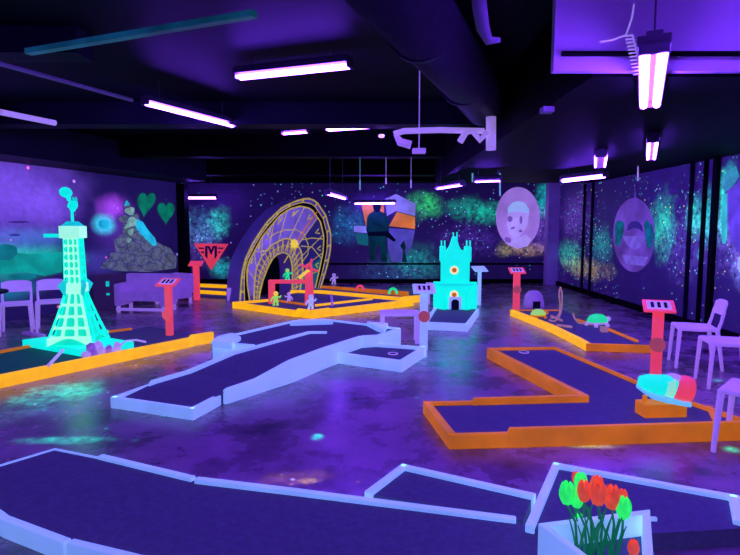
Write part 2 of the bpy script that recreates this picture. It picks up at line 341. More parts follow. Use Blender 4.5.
# ------------------------------------------------------------------ tube lights
def tube_light(lbl, a, b, z, n=2, hang=None, gap=0.075, r=0.017, wide=0.13):
    A = W(a[0], a[1], z) if len(a) == 2 else Vector(a); Bq = W(b[0], b[1], z) if len(b) == 2 else Vector(b)
    ctr = (A + Bq) / 2; d = (Bq - A); L = d.length; rz = math.atan2(d.y, d.x)
    t = thing('tube_light', lbl, 'ceiling light', (ctr.x, ctr.y, ctr.z), rz, 'black light tube fixtures under the ceiling')
    MB().box((0, 0, 0.055), (L, wide, 0.05)).box((0, 0, 0.09), (L * 0.98, wide * 0.5, 0.03)).build('housing', M_house, t, bevel=0.006)
    for s in ((-1, 1) if n == 2 else (0,)):
        MB().tube([(-L / 2 + 0.03, s * gap / 2, 0), (L / 2 - 0.03, s * gap / 2, 0)], r, 8).build('tube', M_tube, t)
    for s in (-1, 1):
        MB().box((s * (L / 2 - 0.012), 0, 0.02), (0.024, wide * 0.9, 0.07)).build('end_cap', M_house, t)
    if z < CE - 0.15:
        for s in (-1, 1):
            MB().tube([(s * L * 0.35, 0, 0.1), (s * L * 0.35, 0, CE - z)], 0.006, 6).build('hanger', M_metal, t)
    return t
tube_light('twin tube black light nearest the top centre, left of the big round duct', (236, 78), (351, 66), 3.1)
tube_light('twin tube black light in the middle of the ceiling, above the tent mural', (326, 130), (416, 124), 3.1)
tube_light('slanting black light tube above the heart leaf mural, left side of the ceiling', (144, 103), (234, 126), 3.0, n=1, r=0.026)
tube_light('short faint black light left of the middle ceiling fixture', (282, 134), (309, 132), 3.1, n=1)
tube_light('small black light hanging in front of the far wall right of the tent mural', (437, 189), (463, 185), 2.4, n=1)
tube_light('slanting black light left of the fountain mural, in front of the right wall', (562, 181), (606, 176), 2.42, n=1, r=0.03)
tube_light('black light in the far left alcove above the triangle emblem', D(180, 198, 14.2), D(217, 198, 14.2), 2.3, n=1, r=0.025)
tube_light('thin violet black light directly above the tent and figure mural', D(354, 205, 15.2), D(396, 202, 14.9), 2.1, n=1, r=0.02, wide=0.08)
tube_light('small black light just right of the clock arch top', (327, 194), (345, 199), 2.2, n=1)
tube_light('dim tube above the oval portrait, added for a faint reflection', (474, 182), (502, 181), 2.4, n=1, r=0.012)  # faint reflection of a tube, built as an added glowing fixture
tube_light('twin tube black light hanging in front of the violet bulkhead at upper right', (654, 50), (650, 106), 2.5, n=2, gap=0.085, r=0.026, wide=0.16)
tube_light('twin tube black light under the dark soffit, second in line behind the upper right one', (653, 141), (651, 159), 2.5, n=2)
tube_light('far short pair of tubes under the soffit above the fountain mural', (601, 156), (600, 167), 2.5, n=2, gap=0.13, r=0.014, wide=0.16)
# fixtures above and behind the photographer, outside the view; the last is added to brighten the bulkhead
for (x, y) in ((-2.2, 1.6), (1.6, 1.2), (-0.4, -0.8), (-5.2, 2.6), (3.2, 2.85)):
    tube_light('unseen black light fixture over the near end of the hall', (x - 0.6, y, 3.0), (x + 0.6, y, 3.0), 3.0)

tube_light('black light fixture by the near end of the left wall', (-5.9, 6.2, 3.05), (-5.3, 7.3, 3.05), 3.05)
tube_light('unseen added black light by the near end of the right wall', (4.3, 4.3, 2.5), (4.3, 5.5, 2.5), 2.5)  # added outside the view to light the right chairs and wall
# wire springs / cable by the upper-right light
def D3(x, y, Y): return D(x, y, Y)
t = thing('coiled_cable', 'coiled pale cable dangling left of the upper right black light', 'cable', tuple(D(633, 50, 3.3)), world=True)
pts = []
for i in range(150):
    u = i / 149; a = u * 2 * math.pi * 12; c = D(629 + u * 9 , 34 + u * 42, 3.3)
    pts.append(c + Vector((math.cos(a) * 0.022, math.sin(a) * 0.022, 0)))
MB().tube(pts, 0.0035, 6).build('coil', M_lilac, t)
MB().tube([D(600, 42, 3.3), D(612, 40, 3.3), D(626, 35, 3.3), D(632, 18, 3.3), D(634, 4, 3.3)], 0.006, 6).build('loose_end', M_lilac, t)
# ducts and pipes
t = thing('air_duct', 'large round dark duct running diagonally under the ceiling at top centre', 'duct', (0.0, 2.5, 3.0), world=True)
a, b = Vector((-0.45, 1.9, 3.02)), Vector((1.0, 5.6, 3.02)); b2 = Vector((1.35, 6.6, 3.02))
M_duct = mat('duct_paint', (0.05, 0.05, 0.07), 0.5, noise=0.2)
MB().tube([a, b, b2], 0.25, 28).build('duct_body', M_duct, t, smooth=True)
for u in (0.15, 0.45, 0.75):
    p = a.lerp(b2, u); q = a.lerp(b2, u + 0.012)
    MB().tube([p, q], 0.262, 28).build('duct_flange', M_duct, t)
t = tag(MB().tube([D(478, -12, 3.4), D(480, 10, 3.45), D(483, 28, 3.5), D(489, 41, 3.5), D(500, 40, 3.5)], [0.045, 0.045, 0.042, 0.03, 0.015], 12).build('air_hose', M_grey, smooth=True), 'short curved grey hose hanging from the ceiling, right of the round duct', 'hose')
A1, A2 = W(28, 52, 2.95), W(255, 14, 2.95)
tt = (A2 - A1)
m_beamlit = mat('teal_light_on_beam', (0.05, 0.3, 0.3), 0.35, (0.0, 0.12, 0.12), 0.35, 0, 0.6, 3)  # teal light on a beam underside, put into this bar's colour
tag(MB().box((A1 + A2) / 2 , (tt.length, 0.06, 0.04), math.atan2(tt.y, tt.x)).build('lit_beam_edge', m_beamlit), 'beam edge with painted-on teal light under the ceiling at top left', 'beam edge')
tag(MB().tube([W(-30, 55, 2.98), W(2, 64, 2.98), W(132, 100, 2.98)], 0.022, 10).build('ceiling_pipe', M_grey), 'straight pale pipe along the ceiling leading to the slanting black light', 'pipe')
tag(MB().tube([W(0, 112, 2.9), W(55, 123, 2.9)], 0.035, 10).build('ceiling_pipe', M_lilac), 'short violet lit pipe above the left wall mural', 'pipe')
# far ceiling pipe with elbows
t = thing('ventilation_pipe', 'pale bent ventilation pipe under the ceiling left of the dark soffit', 'pipe', tuple(W(440, 130, 3.0)), world=True)
MB().tube([D(394, 134, 6.1), D(404, 131, 6.1), D(440, 130, 6.1), D(484, 131, 6.1)], 0.032, 12).build('pipe_run', M_lilac, t, smooth=True)
MB().tube([D(491, 117, 6.1), D(491, 150, 6.1)], 0.055, 14).build('pipe_riser', M_lilac, t, smooth=True)
MB().tube([D(395, 134, 6.1), D(400, 142, 6.1), D(411, 145, 6.1)], [0.02, 0.045, 0.045], 12).build('pipe_nozzle', M_white, t, smooth=True)
MB().tube([D(460, 142, 6.05), D(466, 132, 6.05), D(473, 131, 6.05), D(480, 140, 6.05), D(487, 132, 6.05)], 0.035, 12).build('flexible_hose', M_lilac, t, smooth=True)
tag(MB().tube([D(380, 136, 8.2), D(383, 136, 8.3)], 0.026, 14).build('ceiling_spotlight', fluo('violet_spot_lens', (0.7, 0.35, 1.0), 1.6)), 'tiny round violet spotlight beside the middle ceiling fixture', 'spotlight')
tag(MB().box(D(419, 151, 6.1), (0.14, 0.1, 0.05)).tube([D(419, 151, 6.1), Vector((*D(419, 151, 6.1).xy, CE))], 0.006, 6).build('smoke_detector', M_white), 'small white box hanging under the pale ventilation pipe', 'detector')
tag(MB().box(W(547, 110, 2.575), (0.1, 0.1, 0.05)).build('smoke_detector', M_grey, bevel=0.01), 'small grey box on the dark ceiling at right of centre', 'detector')
for (x, y0, y1, lb, m_) in ((472.5, 160, 182, 'pale green hanging rod left of the long one, in front of the far wall', M_pale), (500, 158, 196, 'long pale green hanging rod above the oval portrait', M_pale), (360, 180, 190, 'short hanging rod above the left edge of the tent mural', M_pale), (386, 178, 184, 'tiny hanging rod above the middle of the tent mural', M_lilac), (411, 180, 188, 'short hanging rod above the right edge of the tent mural', M_lilac), (638, 167, 181, 'pale hanging rod above the fountain mural', M_lilac)):
    tag(MB().tube([D(x, y0, 10.5 if x < 600 else 9.2), D(x, y1, 10.5 if x < 600 else 9.2)], 0.016 if y1 - y0 > 20 else 0.012, 8).tube([D(x, y0, 10.5 if x < 600 else 9.2), Vector((*D(x, y0, 10.5 if x < 600 else 9.2).xy, CE))], 0.004, 6).build('hanging_rod', mat('pale_rod_paint', (0.3, 0.5, 0.45), 0.4, (0.1, 0.45, 0.35), 0.5) if m_ is M_pale else M_lilac), lb, 'rod', 'rods hanging from the ceiling')

# ------------------------------------------------------------------ murals (flat painted shapes on the walls)
def mural_shapes(root, plane, shapes):
    p0, n = plane; n = Vector(n).normalized()
    for i, (nm, pts, m_, lift) in enumerate(shapes):
        P = [PL(x, y, Vector(p0) + n * lift, n) for x, y in pts]
        MB().prism(P, -n * 0.004).build(nm, m_, root)
BK = ((0, YB, 0), (0, -1, 0)); RT = ((XR, 0, 0), (-1, 0, 0)); LF = (LW0, ln)
def ell(cx, cy, rx, ry, n=28, rot=0, wob=0):
    out = []
    for i in range(n):
        a = 2 * math.pi * i / n; k_ = 1 + wob * math.sin(3 * a + cx) + wob * 0.6 * math.sin(7 * a)
        x, y = rx * math.cos(a) * k_, ry * math.sin(a) * k_
        out.append((cx + x * math.cos(rot) - y * math.sin(rot), cy + x * math.sin(rot) + y * math.cos(rot)))
    return out
mo = fluo('mural_orange', (0.80, 0.20, 0.02), 0.75, base=(0.3, 0.15, 0.02), noise=0.4, scale=2)
ml = fluo('mural_lavender', (0.28, 0.28, 0.75), 0.6, noise=0.4, scale=2)
mlb = fluo('mural_dusk_blue', (0.10, 0.10, 0.5), 0.5, noise=0.5, scale=2)
mg = mat('mural_dark_green', (0.01, 0.07, 0.06), 0.6, (0.0, 0.045, 0.05), 0.5, 0, 0.6, 3)
mgd = mat('mural_black_green', (0.005, 0.02, 0.025), 0.6)
t = thing('wall_mural', 'painted tent scene on the far wall with a dark standing figure, orange and lavender canvas', 'mural', tuple(B(387, 230)), group='murals painted on the walls', world=True)
mural_shapes(t, BK, [
    ('painted_canvas', [(385, 199), (396, 194), (416, 204), (415, 216), (396, 211), (387, 216)], ml, 0.008),
    ('painted_canvas', [(361, 202), (384, 202), (384, 226), (370, 222), (366, 226)], mo, 0.008),
    ('painted_canvas', [(389, 226), (397, 212), (415, 217), (415, 229), (398, 227)], mo, 0.010),
    ('painted_ground', [(387, 228), (415, 230), (412, 246), (402, 262), (392, 262), (388, 250)], mlb, 0.007),
    ('painted_box', [(354, 226), (367, 226), (367, 233), (354, 232)], ml, 0.009),
    ('painted_bush', [(355, 234), (368, 234), (368, 246), (358, 244)], mat('mural_mid_green', (0.01, 0.15, 0.12), 0.6, (0.0, 0.14, 0.12), 0.6), 0.008),
    ('painted_figure', [(373, 203), (377, 201), (380, 204), (380, 211), (386, 214), (389, 220), (389, 234), (386, 240), (387, 262), (381, 262), (380, 246), (376, 246), (375, 261), (370, 261), (369, 238), (366, 230), (367, 218), (369, 214), (374, 211)], mg, 0.014),
    ('painted_hat', ell(377, 206, 4, 6.5), mgd, 0.019), ('painted_belt', [(367, 232), (388, 231), (396, 240), (394, 242), (385, 236), (368, 236)], mgd, 0.019),
    ('painted_tree', [(402, 262), (403, 250), (400, 246), (404, 240), (406, 247), (405, 251), (407, 262)], mg, 0.013)])
t = thing('wall_mural', 'large lavender oval portrait of a person in a pale cap on the far wall', 'mural', tuple(B(518, 217)), group='murals painted on the walls', world=True)
msk = fluo('mural_violet_shadow', (0.26, 0.13, 0.62), 0.55, noise=0.3, scale=3)
mhi = fluo('mural_pale_violet', (0.45, 0.32, 0.95), 0.85, noise=0.25, scale=3)
mural_shapes(t, BK, [
    ('painted_oval', ell(518, 217.5, 22, 30.5, 44), M_skylav, 0.010),
    ('painted_face', [(508, 212), (512, 205), (520, 202), (527, 206), (529, 214), (527, 226), (520, 236), (513, 239), (509, 233), (507, 224)], mhi, 0.016),
    ('painted_cap', [(508, 213), (508, 208), (512, 203), (518, 201), (525, 203), (529, 209), (529, 213), (518, 211)], fluo('mural_pale_blue', (0.35, 0.5, 1.0), 0.75), 0.022),
    ('painted_collar', [(507, 243), (512, 240), (521, 237), (526, 234), (531, 240), (528, 246), (517, 249)], mhi, 0.021),
    ('painted_shadow', ell(510, 219, 2.6, 3.0), msk, 0.024), ('painted_shadow', ell(521, 220, 1.5, 4.0), msk, 0.024), ('painted_shadow', ell(513, 228, 2.4, 1.2, rot=-0.4), msk, 0.024), ('painted_shadow', ell(520.5, 231, 1.8, 1.4), msk, 0.024), ('painted_shadow', ell(508, 240, 3.6, 2.6, rot=0.6), msk, 0.024)])
t = thing('wall_mural', 'violet oval painting of a domed fountain with an arch on the right wall', 'mural', tuple(Rw(634, 237)), group='murals painted on the walls', world=True)
mv = mat('mural_deep_violet', (0.3, 0.2, 0.4), 0.6, (0.17, 0.07, 0.52), 0.55, 0, 0.6, 1.6)
mvd = mat('mural_dark_violet', (0.06, 0.04, 0.2), 0.6, (0.03, 0.02, 0.2), 0.5)
mural_shapes(t, RT, [
    ('painted_oval', ell(634, 235, 21, 37, 40), mv, 0.012),
    ('painted_canopy', [(627, 231), (628, 225), (631, 222), (635, 221), (639, 222), (642, 226), (643, 232), (639, 229), (635, 228), (631, 229)], mvd, 0.018),
    ('painted_basin', [(622, 236), (646, 236), (641, 246), (635, 250), (627, 245)], fluo('mural_mid_violet', (0.25, 0.15, 0.7), 0.5, noise=0.3), 0.018),
    ('painted_pedestal', [(622, 255), (648, 257), (644, 266), (626, 264)], fluo('mural_mid_violet', (0.25, 0.15, 0.7), 0.5), 0.018),
    ('painted_leaf', ell(619, 232, 4.5, 13, 20, 0.1, 0.12), mat('mural_sea_green', (0.0, 0.2, 0.2), 0.6, (0.0, 0.22, 0.26), 0.45, 0, 0.7, 6), 0.018),
    ('painted_leaf', ell(649, 234, 4.5, 14, 20, -0.1, 0.12), mat('mural_sea_green', (0, .2, .2)), 0.018),
    ('painted_finial', [(634, 199), (635, 186), (636, 199)], mv, 0.014)])
t = thing('wall_mural', 'pale grey tiered tree and boulders painted on the left wall beside heart leaves', 'mural', tuple(Lw(135, 235)), group='murals painted on the walls', world=True)
mt_ = mat('mural_grey', (0.20, 0.32, 0.25), 0.7, (0.13, 0.17, 0.22), 0.6, 0, 0.6, 9)
mtg = fluo('mural_pale_green', (0.35, 0.75, 0.5), 0.5, noise=0.5, scale=9)
mtb = fluo('mural_cyan_spray', (0.0, 0.65, 0.85), 0.8, noise=0.5, scale=4)
rockp = [(100, 268), (107, 260), (116, 252), (114, 240), (122, 234), (124, 222), (130, 214), (138, 214), (142, 228), (150, 238), (160, 244), (170, 248), (177, 258), (176, 268), (150, 272), (118, 271)]
sh = [('painted_boulders', rockp, mt_, 0.008)]
for i, (x, y, rx, ry) in enumerate(((127, 205, 3, 4), (130, 211, 5, 4), (124, 219, 5, 4), (133, 222, 6, 5), (127, 231, 5, 5), (137, 236, 6, 4), (122, 242, 6, 5), (133, 246, 6, 5), (147, 246, 6, 5), (116, 256, 6, 4), (128, 258, 7, 5), (142, 260, 7, 5), (158, 254, 7, 6), (168, 260, 7, 6), (110, 265, 7, 3.5), (150, 267, 8, 3.5), (134, 268, 7, 3))):
    sh.append(('painted_outline', ell(x, y, rx + 0.7, ry + 0.7, 18, 0, 0.14), mvd, 0.013 + 0.0015 * i))
    sh.append(('painted_foliage', ell(x, y, rx, ry, 18, 0, 0.14), mtg if i in (1, 3) else mt_, 0.0137 + 0.0015 * i))
for (x, y, rx, ry) in ((130, 223, 2.6, 4), (131, 232, 2.6, 4), (127, 226, 1.5, 3), (129, 240, 2, 2.5)):
    sh.append(('painted_highlight', ell(x, y, rx, ry, 14, 0.4, 0.2), mtg, 0.042))
sh.append(('painted_stream', [(137, 219), (143, 222), (148, 230), (155, 238), (157, 245), (153, 246), (147, 240), (141, 234), (136, 227)], mtb, 0.043))
sh.append(('painted_glow', ell(104, 224, 5.5, 5, 20, 0, 0.04), mtb, 0.010))
sh.append(('painted_treetop', [(127, 200), (130, 205), (124, 206)], mtb, 0.020))
mural_shapes(t, LF, sh)
mh = mat('mural_leaf_green', (0.0, 0.25, 0.12), 0.6, (0.0, 0.22, 0.10), 0.75, 0, 0.5, 5)
def heart(cx, cy, sx, sy):
    out = []
    for i in range(28):
        a_ = 2 * math.pi * i / 28
        out.append((cx + sx * (math.sin(a_) ** 3), cy - sy * (13 * math.cos(a_) - 5 * math.cos(2 * a_) - 2 * math.cos(3 * a_) - math.cos(4 * a_)) / 14.5))
    return out
for (pts, lb) in (([(x + (y - 203) * -0.15, y) for x, y in heart(146, 203, 9, 12.5)], 'left heart shaped green leaf painted high on the left wall'),
                  (heart(166, 212, 8.5, 11.5), 'right heart shaped green leaf painted high on the left wall')):
    n_ = ln
    tag(MB().prism([PL(x, y, LW0 + n_ * 0.014, n_) for x, y in pts], -n_ * 0.004).build('painted_heart_leaf', mh), lb, 'mural', 'heart leaves on the left wall')
t = thing('wall_mural', 'glowing green hills with bushes and floating islands painted at the far left', 'mural', tuple(Lw(30, 265)), group='murals painted on the walls', world=True)
mgh = mat('mural_glow_green', (0.0, 0.3, 0.2), 0.6, (0.0, 0.42, 0.30), 0.75, 0, 0.5, 3)
mgh2 = mat('mural_glow_green_dim', (0.0, 0.2, 0.2), 0.6, (0.0, 0.26, 0.24), 0.7, 0, 0.5, 3)
mural_shapes(t, LF, [('painted_hill', [(-30, 252), (5, 252), (30, 254), (62, 252), (62, 272), (45, 276), (25, 272), (-30, 276)], mgh, 0.007), ('painted_bush', ell(4, 252, 14, 8, 24, 0, 0.06), mgh2, 0.012),
    ('painted_bush', ell(22, 277, 14, 4, 24, 0, 0.1), mgh2, 0.012), ('painted_island', ell(19, 222, 11, 0.9), mvd, 0.012), ('painted_island', ell(15, 235, 6, 0.9), mvd, 0.012)])
t = thing('wall_mural', 'violet face with a green drip painted at the right edge of the right wall', 'mural', tuple(Rw(735, 215)), group='murals painted on the walls', world=True)
mgd2 = fluo('mural_drip_green', (0.0, 0.62, 0.35), 0.75, noise=0.3, scale=5)
mural_shapes(t, RT, [('painted_face', [(727, 190), (745, 178), (790, 190), (790, 250), (745, 265), (731, 240), (727, 215)], fluo('mural_face_violet', (0.16, 0.10, 0.6), 0.4, noise=0.5, scale=3), 0.008),
    ('painted_drip', [(723, 195), (727, 193), (727, 236), (725, 244), (722, 243), (721, 215)], mgd2, 0.014), ('painted_leaves', [(720, 182), (728, 170), (736, 166), (739, 176), (733, 186), (725, 192)], fluo('mural_drip_green_dim', (0.0, 0.42, 0.28), 0.6, noise=0.5), 0.013),
    ('painted_star', [(738, 258), (743, 252), (744, 260), (750, 264), (744, 268), (742, 276), (737, 268)], fluo('mural_pale_blue', (0.35, 0.5, 1.0), 0.5), 0.014)])
# triangular emblem with the letter M
t = thing('emblem_sign', 'coral inverted triangle emblem with a dark letter M on the far left wall', 'sign', tuple(B(211, 255)), world=True)
def bk(x, y, off=0.0): return PL(x, y, (0, YB - 0.06 - off, 0), (0, -1, 0))
MB().prism([bk(x, y) for x, y in ((194, 243.5), (228, 244), (211, 270))], (0, 0.05, 0)).build('triangle_panel', M_red, t)
Md = mat('emblem_dark_violet', (0.05, 0.03, 0.15), 0.6)
for pts in ([(205, 246), (207.5, 246), (207.5, 259), (205, 256)], [(214.5, 246), (217, 246), (217, 256), (214.5, 259.5)], [(207, 246), (209.5, 246), (212, 252), (211, 255)], [(212.5, 246), (215, 246), (211.4, 255), (210.6, 252)],
            [(198, 247.5), (204, 247.5), (204, 249), (199, 249)], [(218, 247.5), (224, 247.5), (223, 249), (218, 249)], [(200.5, 251.5), (204, 251.5), (204, 253), (201.5, 253)], [(218, 251.5), (221, 251.5), (220, 253), (218, 253)]):
    MB().prism([bk(x, y, 0.012) for x, y in pts], (0, 0.006, 0)).build('letter_stroke' if len(pts) and pts[0][0] > 204.5 and pts[0][0] < 217.5 else 'stripe', Md, t)

# ------------------------------------------------------------------ golf courses
CW = 0.045
def course(name_label, loc):
    return thing('minigolf_course', name_label, 'minigolf course', loc, group='minigolf lanes on the floor', world=True)
def V(pts): return [W(*p) for p in pts]
def inset(P, d):
    P = [Vector(p) for p in P]; n = len(P)
    area = sum(P[i].x * P[(i + 1) % n].y - P[(i + 1) % n].x * P[i].y for i in range(n)); sg = 1 if area > 0 else -1; out = []
    for i in range(n):
        a_ = (P[i] - P[i - 1]).xy.normalized(); b_ = (P[(i + 1) % n] - P[i]).xy.normalized()
        na = Vector((-a_.y, a_.x)) * sg; nb = Vector((-b_.y, b_.x)) * sg; m = na + nb
        m = m.normalized() if m.length > 1e-4 else na
        k_ = d / max(0.4, m.dot(na)); out.append(Vector((P[i].x + m.x * k_, P[i].y + m.y * k_, P[i].z)))
    return out
def felt(root, pts, m_=None, name='felt'):
    pts = inset(pts, 0.018)
    return MB().slab(pts, None).build(name, m_ or M_felt, root)
def curb(root, pts, m_, side=1, wd=CW):
    return MB().wallrun(V(pts), wd, side).build('curb_board', m_, root, bevel=0.006)
def cup(root, p, z):
    MB().lathe([(0.0, 0), (0.054, 0), (0.054, 0.004), (0.05, 0.004), (0.05, 0.002), (0.0, 0.002)], (p.x, p.y, z), 20).build('cup', M_hole, root)
    MB().tube([(p.x + 0.056 * math.cos(a * math.pi / 12), p.y + 0.056 * math.sin(a * math.pi / 12), z + 0.004) for a in range(24)], 0.006, 6, True).build('cup_rim', M_lilac, root)

# A: humped pale course in the centre-left
t = course('pale blue edged lane with a hump and a U turn, centre left of the floor', tuple(W(250, 365, 0)))
Ls = [(110, 397, .10), (149, 383.5, .10), (151, 380, .14), (186, 370, .15), (230, 352, .24), (308, 331, .24), (327, 331, .24)]
Rs = [(193, 409, .10), (223, 393.5, .10), (226, 389.5, .14), (257, 379, .15), (292, 360, .24), (326, 347.5, .24), (362, 336, .24)]
fm = MB()
LL = [W(*p) for p in Ls if p[0] not in (149,)]; RR = [W(*p) for p in Rs if p[0] not in (223,)]
LL[-1] = W(318, 326, .24)
for i in range(6):
    dd = (RR[i] - LL[i]); dd.z = 0; dd = dd.normalized() * 0.03
    LL[i] = LL[i] + dd; RR[i] = RR[i] - dd
d0 = (LL[1] - LL[0]).normalized() * 0.03; LL[0] = LL[0] + d0; RR[0] = RR[0] + d0
hs = [0.07, 0.11, 0.12, 0.215, 0.215, 0.215]
for i in range(5):
    q = [Vector((LL[i].x, LL[i].y, hs[i])), Vector((RR[i].x, RR[i].y, hs[i])), Vector((RR[i + 1].x, RR[i + 1].y, hs[i + 1])), Vector((LL[i + 1].x, LL[i + 1].y, hs[i + 1]))]
    fm.slab(q, None)
back = [(212, 341.5, .24), (232, 334, .24), (294, 320, .24), (325, 318.5, .24), (368, 323.5, .24), (401, 328, .24)]
bp = [Vector((*W(*p).xy, .215)) - Vector((0, 0.03, 0)) for p in back]
fm.slab([Vector((*W(251, 344.5, .24).xy, .215)), Vector((*W(308, 331, .24).xy, .215)), bp[2], bp[1], bp[0]], None)
c1, c2, c3 = W(362, 336, .24), W(379, 335, .24), W(401, 328, .24)
fm.slab([Vector((*W(308, 331, .24).xy, .2155)), Vector((c1.x - 0.02, c1.y + 0.04, .2155)), Vector((c2.x - 0.02, c2.y + 0.05, .2155)), Vector((c3.x - 0.06, c3.y - 0.0, .2155)), bp[4], bp[3], bp[2]], None)
fm.build('felt', M_felt, t)
curb(t, [Ls[0], Rs[0]], M_curb, 1)
curb(t, Rs, M_curb, 1)
curb(t, [p for p in Ls], M_curb, -1, 0.06)
curb(t, back[1:4], M_curb, -1)
curb(t, back[3:], M_curb, -1)
curb(t, [(211, 342, .24), (253, 345, .24)], M_curb, 1)
curb(t, [(211, 342, .24), (216, 337, .24), (232, 334, .24)], M_curb, -1)
curb(t, [(362, 336, .24), (379, 335, .24), (401, 328, .24)], M_curb, 1)
MB().slab([W(294, 320, .27), W(325, 318.5, .27), W(333, 320.5, .27), W(290, 322, .27)], 0.1).build('ramp_block', M_curb, t)
MB().slab([W(212, 341, .26), W(232, 343, .26), W(241, 336.5, .26), W(232, 332.5, .26), W(217, 336, .26)], 0.08).build('hole_platform', M_curb, t, bevel=0.006)
MB().slab([W(367, 321.5, .28), W(388, 323, .28), W(384, 330, .26), W(378, 327, .28)], 0.12).build('ramp_block', M_curb, t)

# E: little tray at its side
t = course('small pale blue edged tray with a cup, beside the humped lane', tuple(W(380, 358, 0)))
felt(t, [Vector((*W(*p).xy, .09)) for p in ((333, 352, .13), (402, 361, .13), (427, 345.5, .13), (363, 341, .13))])
curb(t, [(333, 352, .13), (402, 361, .13), (427, 345.5, .13)], M_curb, 1)
curb(t, [(363, 342, .13), (427, 346.5, .13)], M_curb, -1)
p = W(393, 354, .09); cup(t, p, .092)

# F: large lane in the foreground
t = course('broad pale blue edged lane across the bottom left foreground', tuple(W(250, 520, 0)))
top = [(-40, 478, .085), (0, 464.5, .085), (55, 448, .085), (103, 457.5, .085)]
far = [(103, 453.5, .10), (196, 475.5, .10), (198, 476, .105), (300, 488, .105), (412, 502.5, .10), (516, 515.5, .10)]
near = [Vector((-2.35, 3.04, .09)), W(0, 519, .10), W(63, 543, .10)]
near2 = [W(66, 543, .115), W(136, 560, .115), Vector((0.1, 2.15, .115)), Vector((1.0, 1.85, .115))]
fp = [W(*p) for p in top] + [W(*p) for p in far[1:]] + [Vector((0.93, 2.6, 0)), Vector((1.02, 1.85, 0))] + near2[::-1] + near[::-1]
felt(t, [Vector((p.x, p.y, .078)) for p in fp])
MB().wallrun(V(top), 0.02, -1).build('edge_strip', M_curb, t)
curb(t, far[:2], M_curb, -1); curb(t, far[2:], M_curb, -1)
MB().wallrun(near, CW, 1).build('curb_board', M_curb, t, bevel=0.006)
MB().wallrun(near2, CW, 1).build('curb_board', M_curb, t, bevel=0.006)
# G: triangular bay
t = course('small triangular pale blue edged bay behind the foreground lane', tuple(W(430, 490, 0)))
g0, g1, g2 = (364, 491, .10), (402, 463, .10), (536, 493, .10)
felt(t, [Vector((*W(*p).xy, .075)) for p in (g0, g1, g2, (526, 519, .10), (500, 513, .1))])
curb(t, [g0, g1], M_curb, -1); curb(t, [g1, g2], M_curb, -1)
# H: right foreground lane
t = course('pale blue edged lane in the right foreground behind the tulip planter', tuple(W(640, 510, 0)))
h = [(525, 524, .12), (553, 461.5, .12), (740, 495, .12)]
hp = V(h) + [Vector((1.98, 2.62, .1)), Vector((0.95, 2.52, .1))]
felt(t, [Vector((p.x, p.y, .095)) for p in hp])
curb(t, h[:2], M_curb, -1); curb(t, h[1:], M_curb, -1)
MB().wallrun([W(738, 495, .12), W(744, 522, .12)], CW, -1).build('curb_board', M_curb, t, bevel=0.006)

# K: big orange zigzag lane, right
t = course('orange edged zigzag lane on the right with the giant shoe', tuple(W(560, 400, 0)))
kp = [(423, 401, .11), (472, 400, .11), (474, 397.5, .135), (587, 394.5, .135), (492, 347.5, .11), (556, 346.5, .11), (640, 381, .11), (690, 401, .11), (745, 420, .11), (745, 419, .14), (510, 426, .14), (449, 432, .11)]
felt(t, [Vector((*W(*p).xy, .08)) for p in kp])
curb(t, [(423, 401, .11), (472, 400, .11), (474, 397, .14), (587, 394, .14)], M_orange, -1)
curb(t, [(492, 347.5, .13), (588, 394.5, .13)], M_orange, -1, 0.07)
curb(t, [(492, 347.5, .11), (556, 346.5, .11), (642, 382, .11)], M_orange, -1)
curb(t, [(642, 382, .11), (690, 400, .11), (747, 419, .11)], M_orange, -1)
curb(t, [(449, 435, .11), (423, 401, .11)], M_orange, -1, 0.06)
curb(t, [(449, 435, .11), (508, 433.5, .11), (510, 429, .145), (747, 422, .145)], M_orange, 1)
curb(t, [(706, 405, .10), (714, 421, .10)], M_orange, 1, 0.05)
cup(t, W(524, 352.5, .08), .082)

# N: orange lane, far right with the loop
t = course('orange edged lane at the far right with the loop track and turtle', tuple(W(580, 335, 0)))
npts = [(510, 309.5, .11), (549, 324.5, .11), (577, 338, .11), (586, 343.5, .10), (652, 345.5, .10)]
xr = W(652, 345.5, .1)
felt(t, [Vector((*W(*p).xy, .08)) for p in npts] + [Vector((xr.x - 0.05, 10.1, .08))])
curb(t, npts[:3], M_yellow, 1, 0.07); curb(t, npts[2:4], M_yellow, 1, 0.07); curb(t, npts[3:], M_orange, 1)
curb(t, [(606, 326.5, .11), (639, 340, .11)], M_orange, -1); curb(t, [(578, 318.5, .11), (593, 323, .11)], M_orange, -1)
curb(t, [(510, 309.5, .10), (560, 309.5, .10)], M_orange, -1)

# P: amber rhombus course with the goal frame
t = course('amber edged rhombus course in front of the clock arch', tuple(W(310, 302, 0)))
z = .12
pL, pF, pR, pB = (232, 302, z), (313, 312, z), (421, 295.5, z), (322, 286, z)
felt(t, [Vector((*W(*p).xy, .07)) for p in (pL, pF, pR, pB)])
curb(t, [(232, 302, .12), (296, 310.5, .12), (298, 308.5, .15), (312, 310.5, .15)], M_yellow, 1)
curb(t, [(312, 310.5, .15), (330, 308, .15), (332, 309, .13), (414, 299.5, .13)], M_yellow, 1, 0.07)
curb(t, [(232, 302, .12), (268, 299, .12)], M_yellow, -1)
curb(t, [(275, 299, .11), (307, 303.5, .11)], M_orange, -1)
curb(t, [(316, 304.5, .11), (373, 298, .11)], M_yellow, 1)
curb(t, [(290, 290.5, .12), (320, 290.5, .14), (400, 297.5, .14), (421, 295.5, .14)], M_yellow, 1, 0.09)
curb(t, [(322, 285.5, .12), (409, 291.5, .12)], M_orange, -1)
curb(t, [(330, 294, .11), (331, 304, .11)], M_sofa, 1, 0.05)

